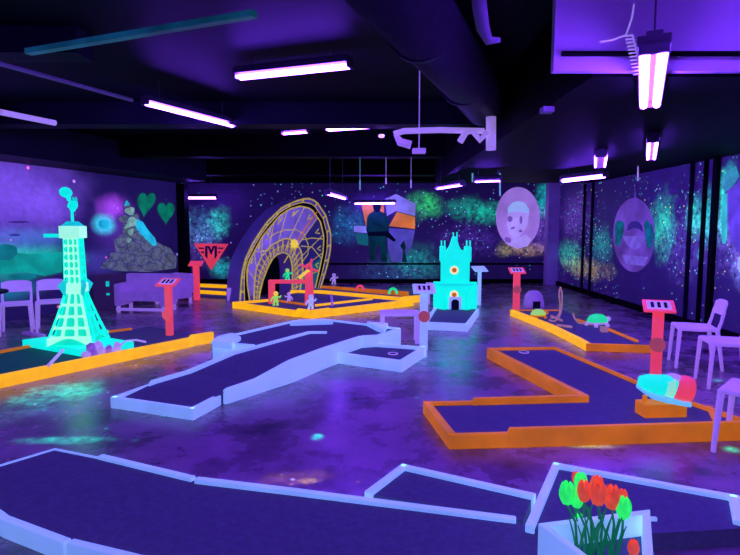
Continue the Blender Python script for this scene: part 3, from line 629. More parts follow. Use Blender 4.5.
# Q: left course with the tower
t = course('long amber edged lane with the lattice tower at the left', tuple(W(90, 360, 0)))
qf = [(-30, 381.5, .13), (192, 337.5, .13), (194, 335, .15), (214, 332, .15)]
qb = [(-30, 356, .10), (22, 346, .10), (103, 331, .10), (131, 327.5, .10)]
felt(t, [Vector((*W(*p).xy, .07)) for p in ((-30, 381.5, .13), (110, 353.5, .13), (95, 332, .1), (-30, 356, .1))], M_feltg)
felt(t, [Vector((*W(*p).xy, .07)) for p in ((110, 353.5, .13), (214, 332, .13), (150, 324, .1), (131, 327.5, .1), (95, 332, .1))], M_felt)
curb(t, qf, M_yellow, 1, 0.06)
curb(t, qb, M_orange, -1, 0.05)
# R: far left course in the alcove
t = course('far amber edged lane in the left alcove below the triangle emblem', tuple(W(215, 292, 0)))
felt(t, [W(196, 295, .04), W(232, 297, .04), W(234, 286, .04), W(196, 285, .04)])
curb(t, [(196, 290, .12), (230, 292, .12)], M_yellow, 1); curb(t, [(198, 283.5, .12), (234, 285, .12)], M_yellow, -1, 0.1)
MB().box(W(231, 300, 0) + Vector((0, 0, 0.14)), (0.09, 0.3, 0.28)).build('end_block', M_white, t)
# S: castle tray
t = course('pale blue edged tray the cyan castle stands on', tuple(W(450, 320, 0)))
sp = [(424, 322, .12), (468, 324, .12), (479, 309, .12), (434, 307, .12)]
felt(t, [Vector((*W(*p).xy, .08)) for p in sp])
curb(t, sp[:2], M_curb, 1); curb(t, sp[1:3], M_curb, 1); curb(t, [sp[0], sp[3]], M_curb, -1)

# ------------------------------------------------------------------ sign stands
def sign_stand(px, py, m_, lb, rz=0.0, h=0.8, disc=None, sheet=True, wd=0.09):
    p = W(px, py, 0)
    t = thing('sign_stand', lb, 'sign stand', tuple(p), rz, 'sign stands beside the lanes')
    MB().box((0, 0, h / 2 - 0.02), (wd, 0.07, h - 0.04)).build('post', m_, t, bevel=0.008)
    Mx = Matrix.Rotation(R(24), 4, 'X')
    MB().box((0, 0, h), (0.29, 0.22, 0.022), M=Mx).build('sign_plate', m_, t, bevel=0.004)
    if sheet:
        s = MB().box(Mx @ Vector((0, 0, 0.014)) + Vector((0, 0, h)), (0.22, 0.15, 0.004), M=Mx).build('score_sheet', M_lilac, t)
        for k_ in range(3):
            MB().box(Mx @ Vector((-0.06 + 0.06 * k_, 0, 0.018)) + Vector((0, 0, h)), (0.03, 0.10, 0.004), M=Mx).build('printed_panel', M_dark, s)
    if disc:
        MB().lathe([(0.0, -0.012), (0.075, -0.012), (0.075, 0.012), (0.0, 0.012)], (0, -0.05, h * disc[0]), 20, Matrix.Rotation(R(90), 4, 'X')).build('round_disc', disc[1], t)
    return t
sign_stand(655, 384, M_red, 'coral sign stand on the right behind the giant shoe', R(-20), disc=(0.52, M_reddk), wd=0.10)
sign_stand(516, 312, M_red, 'coral sign stand at the corner of the far right loop lane', 0, h=0.78, disc=(0.55, M_reddk), wd=0.12)
sign_stand(170, 340, M_red, 'coral sign stand at the front curb of the tower lane', R(-10), h=0.82, disc=(0.45, M_red), wd=0.09)
sign_stand(197, 300, M_red, 'coral sign stand in the far left alcove in front of the emblem', 0, h=0.8, sheet=False, wd=0.13)
sign_stand(423.5, 350, M_curb, 'pale blue sign stand with an orange disc in front of the cyan castle', 0, h=0.80, disc=(0.56, M_reddk), wd=0.10)
sign_stand(479, 305, M_curb, 'pale blue sign stand behind the right side of the cyan castle', R(15), h=0.74, sheet=False, wd=0.06)

# ------------------------------------------------------------------ cyan castle
cp = W(455, 314, 0.0); CP = Vector((cp.x, cp.y, 0.08))
t = thing('castle_model', 'glowing cyan model castle with turrets and two round windows, centre right', 'model castle', tuple(CP), R(-6))
s = 1 / (F / cp.y)
def hz(py): return CAMH - (py - 226.5) * s - 0.08
MB().box((0, 0.27, hz(284.5) / 2), (0.56, 0.50, hz(284.5))).box((-0.33, 0.30, hz(284.5) / 2), (0.13, 0.40, hz(284.5))).box((0.33, 0.30, hz(284.5) / 2), (0.15, 0.40, hz(284.5))).box((0.20, 0.0, hz(290) / 2), (0.06, 0.06, hz(290))).box((-0.20, 0.0, hz(290) / 2), (0.06, 0.06, hz(290))).build('lower_walls', M_cyan, t, bevel=0.006)
MB().box((0, 0.30, (hz(286) + hz(251)) / 2), (0.52, 0.40, hz(251) - hz(286))).build('keep', M_cyan, t, bevel=0.006)
for x in (-0.23, 0.23):
    for yy in (0.13, 0.47):
        MB().box((x, yy, (hz(262) + hz(247)) / 2), (0.11, 0.11, hz(247) - hz(262))).build('turret', M_cyan, t, bevel=0.005)
for x in (-0.26, -0.20, 0.20, 0.26):
    MB().box((x, 0.12, (hz(250) + hz(240.5)) / 2), (0.026, 0.03, hz(240.5) - hz(250))).build('pinnacle', M_cyan, t)
g = [(-0.13, 251), (-0.08, 246), (-0.03, 237), (0.03, 237), (0.08, 246), (0.13, 251)]
MB().prism([(x - 0.02, 0.09, hz(y)) for x, y in g], (0, 0.42, 0)).build('gable', M_cyan, t)
for x, yy in ((-0.045, 232.5), (0.02, 232)):
    MB().box((x, 0.11, (hz(245) + hz(yy)) / 2), (0.022, 0.03, hz(yy) - hz(245))).build('pinnacle', M_cyan, t)
for (y_, off) in ((270.5, 0.098), (295, 0.018)):
    wdw = MB().lathe([(0, -0.012), (0.078, -0.012), (0.078, 0.012), (0, 0.012)], (-0.02, off - 0.006, hz(y_)), 18, Matrix.Rotation(R(90), 4, 'X')).build('round_window', fluo('cream_paint', (0.95, 0.75, 0.25), 0.95), t)
    MB().lathe([(0, -0.012), (0.042, -0.012), (0.042, 0.012), (0, 0.012)], (-0.02, off - 0.018, hz(y_)), 16, Matrix.Rotation(R(90), 4, 'X')).build('window_disc', M_orange, wdw)
MB().prism([(-0.12, 0.015, 0), (0.12, 0.015, 0), (0.12, 0.015, 0.24), (-0.12, 0.015, 0.24)], (0, -0.02, 0)).build('door_frame', M_curb, t, bevel=0.01)
MB().prism([(-0.07, -0.006, 0), (0.07, -0.006, 0), (0.07, -0.006, 0.15), (0.035, -0.006, 0.19), (-0.035, -0.006, 0.19), (-0.07, -0.006, 0.15)], (0, -0.006, 0)).build('doorway', M_dark, t)
for x in (-0.33, 0.33):
    for k_ in range(3):
        MB().box((x - 0.05 + 0.05 * k_, 0.12, hz(284.5) + 0.02), (0.026, 0.03, 0.04)).build('merlon', M_cyan, t)
MB().box((0.0, 0.01, hz(284.5) - 0.01), (0.60, 0.05, 0.03)).build('string_course', M_teal, t)

# ------------------------------------------------------------------ lattice tower
bl = [W(22, 340, .15), W(80, 350, .15), W(134, 342, .15), W(80, 333, .15)]
tc_ = sum(bl, Vector()) / 4
ang = math.atan2(bl[1].y - bl[0].y, bl[1].x - bl[0].x)
tp = W(78.5, 342, 0.15); TY = tp.y
ang = R(4)
t = thing('lattice_tower', 'glowing cyan lattice tower model on a square base, left side', 'model tower', (tp.x, tp.y, 0.05), ang)
Ri = Matrix.Rotation(-ang, 4, 'Z')
MB().slab([Ri @ (Vector((p.x, p.y, 0.155)) - Vector((tp.x, tp.y, 0.05))) for p in bl], 0.085).build('plinth', M_cyan, t, bevel=0.008)
def tz(py): return CAMH - (py - 226.5) * TY / F - 0.05
tw = 0.74
def hw(zv):                                   # half width at local height
    za, zb, zc, zd = 0.10, tz(292), tz(283), tz(238)
    if zv <= zb: u = (zv - za) / (zb - za); return 0.265 * (1 - u) ** 1.12 + 0.092 * (1 - (1 - u) ** 1.12)
    if zv <= zc: return 0.092
    u = (zv - zc) / (zd - zc); return 0.092 - 0.012 * min(1, u * 1.4)
def ring(zv, k_=1.0): h_ = hw(zv) * k_; return [(-h_, -h_, zv), (h_, -h_, zv), (h_, h_, zv), (-h_, h_, zv)]
core = MB(); zs = [0.10 + (tz(283) - 0.10) * i / 8 for i in range(9)] + [tz(283) + (tz(238) - tz(283)) * i / 4 for i in range(1, 5)]
vs = [p for zv in zs for p in ring(zv, 0.80)]
core.add(vs, [(4 * i + k_, 4 * i + (k_ + 1) % 4, 4 * i + 4 + (k_ + 1) % 4, 4 * i + 4 + k_) for i in range(len(zs) - 1) for k_ in range(4)] + [(3, 2, 1, 0), tuple(4 * (len(zs) - 1) + k_ for k_ in range(4))])
core.build('tower_core', fluo('fluorescent_turquoise_paint', (0.0, 0.72, 0.66), 0.8, base=(0.01, 0.3, 0.1)), t)
def face_pt(f, u, zv):                        # f face 0 front,1 right,2 back,3 left; u -1..1
    h_ = hw(zv); x, y = u * h_, -h_
    for _ in range(f): x, y = -y, x
    return Vector((x, y, zv))
rows = [tz(335), tz(326), tz(315), tz(304), tz(292)]
shaft = [tz(283) + (tz(238) - tz(283)) * i / 6 for i in range(7)]
for f_ in range(4):
    mb = MB(); mat_ = M_pale if f_ == 0 else M_cyan  # front lattice paler: the brighter light on it is put into the paint
    nrm = Vector((0, -1, 0))
    for _ in range(f_): nrm = Vector((-nrm.y, nrm.x, 0))
    for u in (-1, -0.36, 0.36, 1):
        zz = [0.10 + (tz(292) - 0.10) * i / 6 for i in range(7)] if abs(u) == 1 else [rows[0] + (rows[-1] - rows[0]) * i / 6 for i in range(7)]
        for a_, b_ in zip(zz, zz[1:]):
            mb.tube([face_pt(f_, u, a_), face_pt(f_, u, b_)], [0.017 * (1.25 - 0.6 * (a_ - .1) / .8)] * 2, 4)
        mb.tube([face_pt(f_, u, shaft[0]), face_pt(f_, u, shaft[-1])], 0.0095, 4)
    for zv in rows: mb.tube([face_pt(f_, -1, zv), face_pt(f_, 1, zv)], 0.015, 4)
    for zv in shaft[1:]: mb.tube([face_pt(f_, -1, zv), face_pt(f_, 1, zv)], 0.0095, 4)
    # corner gussets round off the openings
    for r0, r1 in zip(rows, rows[1:]):
        us = (-1, -0.36, 0.36, 1)
        for u0, u1 in zip(us, us[1:]):
            for (ua, ub, za_, zb_) in ((u0, u1, r0, r1), (u1, u0, r0, r1), (u0, u1, r1, r0), (u1, u0, r1, r0)):
                A_ = face_pt(f_, ua + (ub - ua) * 0.08, za_ + (zb_ - za_) * 0.26); B_ = face_pt(f_, ua + (ub - ua) * 0.26, za_ + (zb_ - za_) * 0.08); C_ = face_pt(f_, ua, za_)
                mb.prism([C_, A_, B_], nrm * 0.012)
    for s0, s1 in zip(shaft, shaft[1:]):
        us = (-1, -0.36, 0.36, 1)
        for u0, u1 in zip(us, us[1:]):
            for (ua, ub, za_, zb_) in ((u0, u1, s0, s1), (u1, u0, s0, s1), (u0, u1, s1, s0), (u1, u0, s1, s0)):
                A_ = face_pt(f_, ua + (ub - ua) * 0.08, za_ + (zb_ - za_) * 0.30); B_ = face_pt(f_, ua + (ub - ua) * 0.30, za_ + (zb_ - za_) * 0.08); C_ = face_pt(f_, ua, za_)
                mb.prism([C_, A_, B_], nrm * 0.010)
    # arch between the feet
    zt = rows[0]; n_ = 12
    pts = [face_pt(f_, -0.92 + 1.84 * i / n_, 0.10 + (zt - 0.10) * math.sin(math.pi * i / n_) * 0.9) for i in range(n_ + 1)]
    for a_, b_, i in zip(pts, pts[1:], range(n_)):
        mb.prism([a_, b_, Vector((b_.x, b_.y, zt)), Vector((a_.x, a_.y, zt))], nrm * 0.012)
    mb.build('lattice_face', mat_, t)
z0, z1 = tz(292), tz(283)
MB().box((0, 0, (z0 + z1) / 2), (0.22, 0.22, z1 - z0)).build('platform', M_pale, t, bevel=0.006)
for f_ in range(4):
    q = Matrix.Rotation(R(90 * f_), 4, 'Z')
    MB().prism([q @ Vector(p) for p in ((0.09, -0.10, z0 - 0.05), (0.15, -0.15, z1 - 0.02), (0.12, -0.10, z1 + 0.04), (0.09, -0.08, z1 + 0.04))], q @ Vector((0.03, 0.03, 0))).build('bracket', M_teal, t)
z0, z1 = tz(238), tz(226)
MB().box((0, 0, (z0 + z1) / 2), (0.235, 0.235, z1 - z0)).build('cabin', M_pale, t, bevel=0.006)
zr = tz(221.5)
MB().add([(-.10, -.10, z1), (.10, -.10, z1), (.10, .10, z1), (-.10, .10, z1), (-.05, -.05, zr), (.05, -.05, zr), (.05, .05, zr), (-.05, .05, zr)], [(3, 2, 1, 0), (4, 5, 6, 7), (0, 1, 5, 4), (1, 2, 6, 5), (2, 3, 7, 6), (3, 0, 4, 7)]).build('roof', M_teal, t)
q = Matrix.Rotation(-ang, 4, 'Z')
MB().box(q @ Vector((-0.22, 0, z0 + 0.03)), (0.27, 0.05, 0.045), M=q).build('gangway', M_cyan, t, bevel=0.004)
MB().tube([(0, 0, zr), (0, 0, tz(207))], 0.018, 8).build('mast', M_cyan, t)
# figure on the mast
t = thing('mast_figure', 'small cyan round headed figurine on top of the tower mast', 'figurine', (tp.x + 0.02, tp.y, 0.05 + tz(211)), 0)
k_ = TY / F
MB().ball((-0.01, 0, 0.055), (0.042, 0.04, 0.075)).ball((0.03, 0, 0.08), (0.022, 0.03, 0.06)).ball((-0.045, 0, 0.08), (0.02, 0.02, 0.05), M=Matrix.Rotation(0.5, 4, 'Y')).build('body', M_cyan, t, smooth=True)
MB().ball((-0.085, 0, 0.225), (0.075, 0.07, 0.065), M=Matrix.Rotation(0.35, 4, 'Y')).ball((-0.055, 0, 0.155), (0.026, 0.026, 0.04)).build('head', M_cyan, t, smooth=True)
MB().ball((0.035, 0, 0.135), (0.016, 0.02, 0.035)).ball((0.005, -0.01, 0.14), (0.014, 0.018, 0.03)).build('arm', M_teal, t, smooth=True)
# rocks at the foot of the tower, graffiti sticker, sticks
rk = [(86, 352, .06, M_lilac), (94, 350.5, .05, M_sofa), (101, 348.5, .055, M_lilac), (109, 347.5, .05, M_sofa), (117, 345.5, .05, M_lilac), (98, 344.5, .06, M_lilac), (91, 346.5, .06, M_sofa)]
rl = ['leftmost pale lump', 'second lump, darker', 'middle pale lump', 'fourth lump, darker', 'rightmost small pale lump', 'upper pale lump behind the front ones', 'upper left darker lump']
for (x, y, r_, m_), lb in zip(rk, rl):
    up_ = 'upper' in lb; Y_ = 6.28 + 0.004 * (x - 86) * 1.5 + (0.06 if up_ else 0)
    p = D(x, y + (3 if not up_ else 1), Y_); mb = MB(); hh = r_ * 1.0 if up_ else p.z - 0.07
    mb.ball((0, 0, 0), (r_ * 0.95, r_ * 0.8, hh), 9, 6)
    for v in mb.v: v *= 1 + random.uniform(-0.14, 0.14)
    o = mb.build('glowing_rock', m_); o.location = (p.x, p.y, p.z)
    tag(o, lb + ' of the rocks at the foot of the tower', 'rock', 'rocks at the foot of the tower')
tag(MB().tube([W(48, 366, .13), W(63, 350, .13)], 0.018, 8).build('wooden_stick', M_lilac), 'pale stick leaning over the front curb below the tower', 'stick')
tag(MB().tube([W(118, 347, .14), W(126, 341, .16), W(136, 340, .17), W(146, 342, .13)], 0.014, 8).build('curved_cable', M_lilac), 'pale curved tube at the right corner of the tower plinth', 'tube')
tag(MB().tube([W(24, 333, .12), W(34, 334, .13), W(44, 336, .12)], 0.03, 8).build('bone_prop', M_sofa, smooth=True), 'pale bone shaped prop behind the left of the tower plinth', 'prop')

# ------------------------------------------------------------------ clock arch
q0, q1 = W(240, 302, 0), W(334, 287, 0)
pd = (q1 - q0).normalized(); pn = Vector((pd.y, -pd.x, 0))          # front normal
def CK(x, y, off=0.0): return PL(x, y, q0 + pn * off, pn)
t = thing('clock_arch', 'tall violet astronomical clock arch with gold rings and a dark tunnel opening', 'clock arch', tuple((q0 + q1) / 2), world=True)
outer = [(240, 302), (240.5, 294), (242, 274), (245.5, 259), (253.5, 242), (267, 222), (282, 207.5), (295, 201.5), (307, 198), (316, 201), (325.5, 215), (330.5, 233), (330.5, 248), (328, 262), (325, 273), (320, 289)]
hole = [(259, 300), (260, 292), (263, 280), (268, 267), (272, 259.5), (277, 254.5), (283.5, 252), (288.5, 254.5), (291, 259), (292.4, 268), (292.5, 278), (292, 293)]
def resample(P, n):
    d_ = [0]
    for a_, b_ in zip(P, P[1:]): d_.append(d_[-1] + math.dist(a_, b_))
    out = []
    for i in range(n):
        s_ = d_[-1] * i / (n - 1); j = 0
        while j < len(P) - 2 and d_[j + 1] < s_: j += 1
        u = (s_ - d_[j]) / max(1e-6, d_[j + 1] - d_[j]); out.append((P[j][0] + (P[j + 1][0] - P[j][0]) * u, P[j][1] + (P[j + 1][1] - P[j][1]) * u))
    return out
NS = 48
O_, H_ = resample(outer, NS), resample(hole, NS)
th = -pn * 0.42
vs = []
for i in range(NS):
    o3, h3 = CK(*O_[i]), CK(*H_[i])
    if i in (0, NS - 1): o3.z = 0; h3.z = 0
    vs += [o3, h3, h3 + th, o3 + th]
fs = [(4 * i + a_, 4 * i + (a_ + 1) % 4, 4 * i + 4 + (a_ + 1) % 4, 4 * i + 4 + a_) for i in range(NS - 1) for a_ in range(4)] + [(3, 2, 1, 0), tuple(4 * (NS - 1) + a_ for a_ in range(4))]
body = MB().add(vs, fs).build('arch_body', M_clock, t)
inner = [(250, 300), (247.5, 285), (247, 270), (249.4, 261), (262.4, 237), (278.6, 217), (289, 209.5), (299.7, 206.5), (311, 209), (320, 222), (323.5, 237), (322.5, 253), (319.5, 267), (315, 288)]
band = [(254, 300), (254.5, 284), (256, 270), (261, 257.5), (272, 245), (285, 238.3), (295, 240.5), (301.3, 251.3), (303, 269), (300, 291)]
IN, BD = resample(inner, NS), resample(band, NS)
def strip(A_, B_, i0, i1, m_, name, off=0.004, tk=0.012):
    mb = MB()
    vs = []
    for i in range(i0, i1 + 1):
        a3, b3 = CK(*A_[i], off), CK(*B_[i], off)
        vs += [a3, b3, b3 + pn * tk, a3 + pn * tk]
    n_ = i1 - i0
    mb.add(vs, [(4 * i + a_, 4 * i + (a_ + 1) % 4, 4 * i + 4 + (a_ + 1) % 4, 4 * i + 4 + a_) for i in range(n_) for a_ in range(4)] + [(3, 2, 1, 0), tuple(4 * n_ + a_ for a_ in range(4))])
    return mb.build(name, m_, t)
strip(IN, BD, 1, 31, M_clocklav, 'face_panel'); strip(IN, BD, 31, 40, M_clocknavy, 'face_panel'); strip(IN, BD, 40, 46, M_clockteal, 'face_panel')
strip(O_, IN, 0, NS - 1, M_clock, 'outer_ring')
def line(pts, r_=0.016, m_=None, nm='gold_line', off=0.02):
    return MB().tube([CK(x, y, off) for x, y in pts], r_, 6).build(nm, m_ or M_gold, t)
def mix(A_, B_, u): return [(a_[0] + (b_[0] - a_[0]) * u, a_[1] + (b_[1] - a_[1]) * u) for a_, b_ in zip(A_, B_)]
line(O_, 0.020); line(mix(O_, IN, 0.45), 0.012); line(mix(O_, IN, 0.95), 0.018)
strip(mix(O_, IN, 0.52), mix(O_, IN, 0.9), 0, NS - 1, M_black, 'dark_groove', 0.017, 0.004)
line(BD, 0.018); line(H_, 0.018); line(mix(BD, H_, 0.5), 0.009)
for i in range(1, NS - 1, 2):                              # numeral-like marks in the inner band and outer ring
    a_, b_ = mix(BD, H_, 0.12)[i], mix(BD, H_, 0.9)[i]; c_ = mix(BD, H_, 0.85)[min(NS - 1, i + 1)]
    line([a_, b_], 0.011, nm='numeral_mark'); line([mix(BD, H_, 0.2)[i], c_], 0.010, nm='numeral_mark')
for i in range(2, NS - 1, 3):
    line([O_[i], mix(O_, IN, 0.45)[i]], 0.022, nm='ring_mark')
for i in range(7, 44, 4):
    line([BD[i], IN[i]], 0.010, nm='spoke')
for i in range(9, 44, 4):
    pI = mix(IN, BD, 0.12)[i]; pJ = mix(IN, BD, 0.28)[i]; pK = mix(IN, BD, 0.12)[min(NS - 1, i + 1)]
    line([pI, pJ, pK], 0.016, nm='hour_numeral')
line([(266, 240), (276, 233), (285, 230), (296, 229.5), (304, 234), (308, 244), (308, 254), (302, 262)], 0.012)
line([(254, 252), (263, 251), (272, 248)], 0.012); line([(301, 240), (312, 238), (323, 239)], 0.012); line([(301, 246), (312, 247), (321, 258)], 0.012)
line([(296, 243), (307, 226), (317, 212)], 0.014, M_orange, 'clock_hand', 0.04)
line([(284, 263), (288, 256)], 0.014, M_gold, 'clock_hand', 0.04)
star = []
for i in range(16):
    a_ = math.pi * i / 8; rr = 5.2 if i % 2 == 0 else 3.2
    star.append(CK(294 + rr * math.cos(a_) * 0.85, 244 + rr * math.sin(a_), 0.03))
MB().prism(star, pn * 0.03).build('sun_emblem', M_goldb, t)
# black sheet added inside the tunnel to stand in for its shade
MB().prism([CK(x, y, -0.40) for x, y in ((257, 301), (258, 280), (272, 254), (285, 248), (294, 256), (295, 294))], -pn * 0.02).build('tunnel_shade_sheet', M_black, t)

# ------------------------------------------------------------------ coral goal frame with rotor
pa, pb = W(272, 307, 0.0), W(309.5, 307, 0.0)
t = thing('goal_frame', 'coral goal frame with a spinning cross on its right post, inside the rhombus course', 'golf obstacle', tuple((pa + pb) / 2), world=True)
hL = D(272, 280, pa.y).z; hR = D(309, 264, pb.y).z
MB().box((pa.x, pa.y, hL / 2 + 0.035), (0.12, 0.10, hL - 0.07)).build('post', M_red, t, bevel=0.008)
MB().add([(pb.x - .09, pb.y - .07, 0.07), (pb.x + .09, pb.y - .07, 0.07), (pb.x + .09, pb.y + .07, 0.07), (pb.x - .09, pb.y + .07, 0.07), (pb.x - .055, pb.y - .05, hR), (pb.x + .055, pb.y - .05, hR), (pb.x + .055, pb.y + .05, hR), (pb.x - .055, pb.y + .05, hR)],
         [(3, 2, 1, 0), (4, 5, 6, 7), (0, 1, 5, 4), (1, 2, 6, 5), (2, 3, 7, 6), (3, 0, 4, 7)]).build('tower_post', M_red, t, bevel=0.008)
MB().box(((pa.x + pb.x) / 2, pa.y, hL - 0.03), (pb.x - pa.x + 0.1, 0.08, 0.075)).build('crossbar', M_red, t, bevel=0.008)
rc = D(309, 268, pb.y - 0.10)
for i in range(4):
    a_ = R(20 + 90 * i)
    Mx = Matrix.Rotation(a_, 4, 'Y')
    MB().box(rc + Mx @ Vector((0.10, 0, 0)), (0.17, 0.02, 0.05), M=Mx).build('rotor_blade', M_red, t)
MB().lathe([(0, -.02), (.035, -.02), (.035, .02), (0, .02)], rc, 14, Matrix.Rotation(R(90), 4, 'X')).build('rotor_hub', M_reddk, t)
aa, bb = D(299, 278, pb.y - 0.1), D(309, 270, pb.y - 0.1)
MB().tube([aa, bb], 0.032, 6).build('paddle', M_goldb, t)

# small figurines
def figurine(px, py, h_, m_, lb, z=0.07, m2=None, Y=None, flip=1):
    p = W(px, py, z) if Y is None else D(px, py, Y)
    t = thing('toy_figurine', lb, 'figurine', tuple(p), group='little toy figures on the rhombus course')
    k_ = h_ / 0.30
    MB().tube([(0.03 * k_, 0, 0.0), (0.03 * k_, 0, 0.06 * k_), (0.02 * k_, 0, 0.12 * k_)], [0.028 * k_, 0.022 * k_, 0.03 * k_], 8).tube([(-0.045 * k_, 0, 0.0), (-0.035 * k_, -0.02 * k_, 0.06 * k_), (-0.015 * k_, 0, 0.12 * k_)], [0.028 * k_, 0.022 * k_, 0.03 * k_], 8).ball((0, 0, 0.155 * k_), (0.045 * k_, 0.035 * k_, 0.06 * k_), 12, 8).build('body', m_, t, smooth=True)
    MB().ball((0.0, 0, 0.25 * k_), (0.052 * k_, 0.05 * k_, 0.05 * k_), 14, 10).build('head', m2 or m_, t, smooth=True)
    MB().tube([(0.04 * k_ * flip, 0, 0.19 * k_), (0.085 * k_ * flip, -0.01, 0.17 * k_), (0.11 * k_ * flip, -0.02, 0.21 * k_)], [0.018 * k_] * 3, 8).build('arm', m_, t, smooth=True)
    MB().tube([(-0.04 * k_ * flip, 0, 0.19 * k_), (-0.085 * k_ * flip, -0.01, 0.14 * k_), (-0.10 * k_ * flip, -0.02, 0.09 * k_)], [0.018 * k_] * 3, 8).build('arm', m_, t, smooth=True)
    return t
figurine(276, 305.5, 0.28, M_lime, 'lime green toy figure standing beside the left post of the goal frame', m2=M_goldb)
figurine(289, 303, 0.22, M_lilac, 'violet toy figure standing under the crossbar of the goal frame', flip=-1)
figurine(311, 309.0, 0.26, M_curb, 'white toy figure perched on the front corner of the rhombus course', z=0.15)
figurine(287.5, 280.5, 0.24, M_green, 'green toy figure standing on the crossbar of the goal frame', Y=pa.y, m2=M_lime)
figurine(334, 284, 0.30, M_lilac, 'violet toy figure on the floor beside the right foot of the clock arch', z=0.0)
for (x, y, m_, lb) in ((360, 291, M_red, 'small coral hoop on the far curb of the rhombus course'), (393, 294, M_green, 'small green hoop on the far curb of the rhombus course')):
    p = W(x, y, 0.14)
    mb = MB(); mb.tube([(p.x + 0.085 * math.cos(a_ * math.pi / 14), p.y, 0.14 + 0.12 * math.sin(a_ * math.pi / 14)) for a_ in range(15)], 0.028, 8)
    tag(mb.build('ball_hoop', m_, smooth=True), lb, 'hoop', 'hoops on the rhombus course')

# ------------------------------------------------------------------ loop track, turtles, far props
t = thing('loop_track', 'pair of curved wooden loop rails on the far right lane', 'golf obstacle', tuple(W(556, 326, 0)), world=True)
YL = W(556, 326, 0.05).y
M_rail = fluo('pale_wood_rail', (0.5, 0.25, 0.22), 0.4, noise=0.2)
MB().tube([D(x, y, YL) for x, y in ((549, 320), (554, 321.5), (558, 319), (561, 312), (562, 303), (562, 294), (560.5, 287)) ], 0.014, 8).build('rail', M_rail, t)
MB().tube([D(x, y, YL + 0.12) for x, y in ((551, 318), (556, 318), (559.5, 313), (560, 304), (559, 294), (560, 288)) ], 0.012, 8).build('rail', M_rail, t)
MB().tube([D(x, y, YL) for x, y in ((573, 313), (574.5, 318), (578, 322.5), (585, 324))], 0.016, 8).build('rail', M_rail, t)
MB().tube([W(551, 316, .10), W(562, 320.5, .10)], 0.02, 6).build('cross_slat', M_rail, t)
MB().tube([W(557, 325, .10), W(572, 327, .10)], 0.02, 6).build('cross_slat', M_rail, t)
def turtle(px, py, k_, m_, mleg, lb):
    p = W(px, py, 0.08)
    t = thing('turtle_prop', lb, 'turtle figure', tuple(p), R(20), 'turtle props on the far right lane')
    MB().lathe([(0.15, 0.07), (0.148, 0.10), (0.12, 0.15), (0.07, 0.18), (0.01, 0.19)], (0, 0, 0), 18, Matrix.Diagonal((1.1 * k_, 0.85 * k_, k_, 1))).build('shell', m_, t, smooth=True)
    MB().lathe([(0.10, 0.03), (0.155, 0.05), (0.16, 0.07), (0.02, 0.075)], (0, 0, 0), 18, Matrix.Diagonal((1.1 * k_, 0.85 * k_, k_, 1))).build('belly', mleg, t)
    MB().tube([(0.13 * k_, 0, 0.07 * k_), (0.19 * k_, 0, 0.09 * k_)], 0.025 * k_, 8).ball((0.21 * k_, 0, 0.10 * k_), 0.042 * k_, 12, 8).build('head', mleg, t, smooth=True)
    for a_, b_ in ((1, 1), (1, -1), (-1, 1), (-1, -1)):
        MB().tube([(a_ * 0.09 * k_, b_ * 0.08 * k_, 0.06 * k_), (a_ * 0.12 * k_, b_ * 0.11 * k_, 0.0)], 0.028 * k_, 8).build('leg', mleg, t, smooth=True)
    return t
turtle(597, 326, 1.0, M_green, M_lilac, 'turtle figure with a glowing green shell near the right rail of the loop lane')
turtle(538, 318, 0.8, M_lime, M_orange, 'small yellow green turtle figure at the back of the loop lane')
tag(MB().box(W(604, 332, .08) + Vector((0, 0, .04)), (0.10, 0.08, 0.08)).build('toy_block', M_rail, bevel=0.01), 'tiny brown block just right of the green turtle', 'block')
t = thing('dome_prop', 'lilac domed prop on the floor below the oval portrait, behind the loop lane', 'prop', tuple(W(533.5, 307, 0)))
MB().lathe([(0.20, 0), (0.20, 0.10), (0.17, 0.24), (0.10, 0.32), (0.02, 0.34)], (0, 0, 0), 18).build('dome', M_sofa, t, smooth=True)
MB().box((0, -0.18, 0.07), (0.14, 0.06, 0.14)).build('doorway', M_dark, t)

# ------------------------------------------------------------------ giant shoe on its block
bp0 = W(664, 418, 0.08)
tag(MB().box((bp0.x + 0.01, bp0.y + 0.075, 0.135), (0.35, 0.15, 0.11), R(4)).build('shoe_plinth', M_orange, bevel=0.006), 'orange block the giant shoe rests on', 'plinth')
tag(MB().tube([Vector((bp0.x - 0.12, bp0.y + 0.08, 0.185)), Vector((bp0.x - 0.12, bp0.y + 0.08, 0.24))], 0.02, 8).build('support_peg', M_orange), 'short orange peg holding up the toe of the giant shoe', 'peg')
t = thing('giant_shoe', 'giant cyan and coral shoe lying on an orange block, right side', 'shoe prop', (bp0.x + 0.02, bp0.y + 0.06, 0.205), R(-6))
Tl = Matrix.Rotation(R(10), 4, 'Y') @ Matrix.Diagonal((0.95, 1.0, 1.12, 1))
def loft(secs, seg=20):
    mb = MB(); vs = []
    for (x, hy, hz_, zc) in secs:
        for k_ in range(seg):
            a_ = 2 * math.pi * k_ / seg
            yy = math.copysign(abs(math.cos(a_)) ** 0.8, math.cos(a_)) * hy; zz = zc + math.copysign(abs(math.sin(a_)) ** 0.8, math.sin(a_)) * hz_
            vs.append(Tl @ Vector((x, yy, zz)))
    n_ = len(secs)
    mb.add(vs, [(i * seg + k_, i * seg + (k_ + 1) % seg, (i + 1) * seg + (k_ + 1) % seg, (i + 1) * seg + k_) for i in range(n_ - 1) for k_ in range(seg)] + [tuple(range(seg - 1, -1, -1)), tuple((n_ - 1) * seg + k_ for k_ in range(seg))])
    return mb
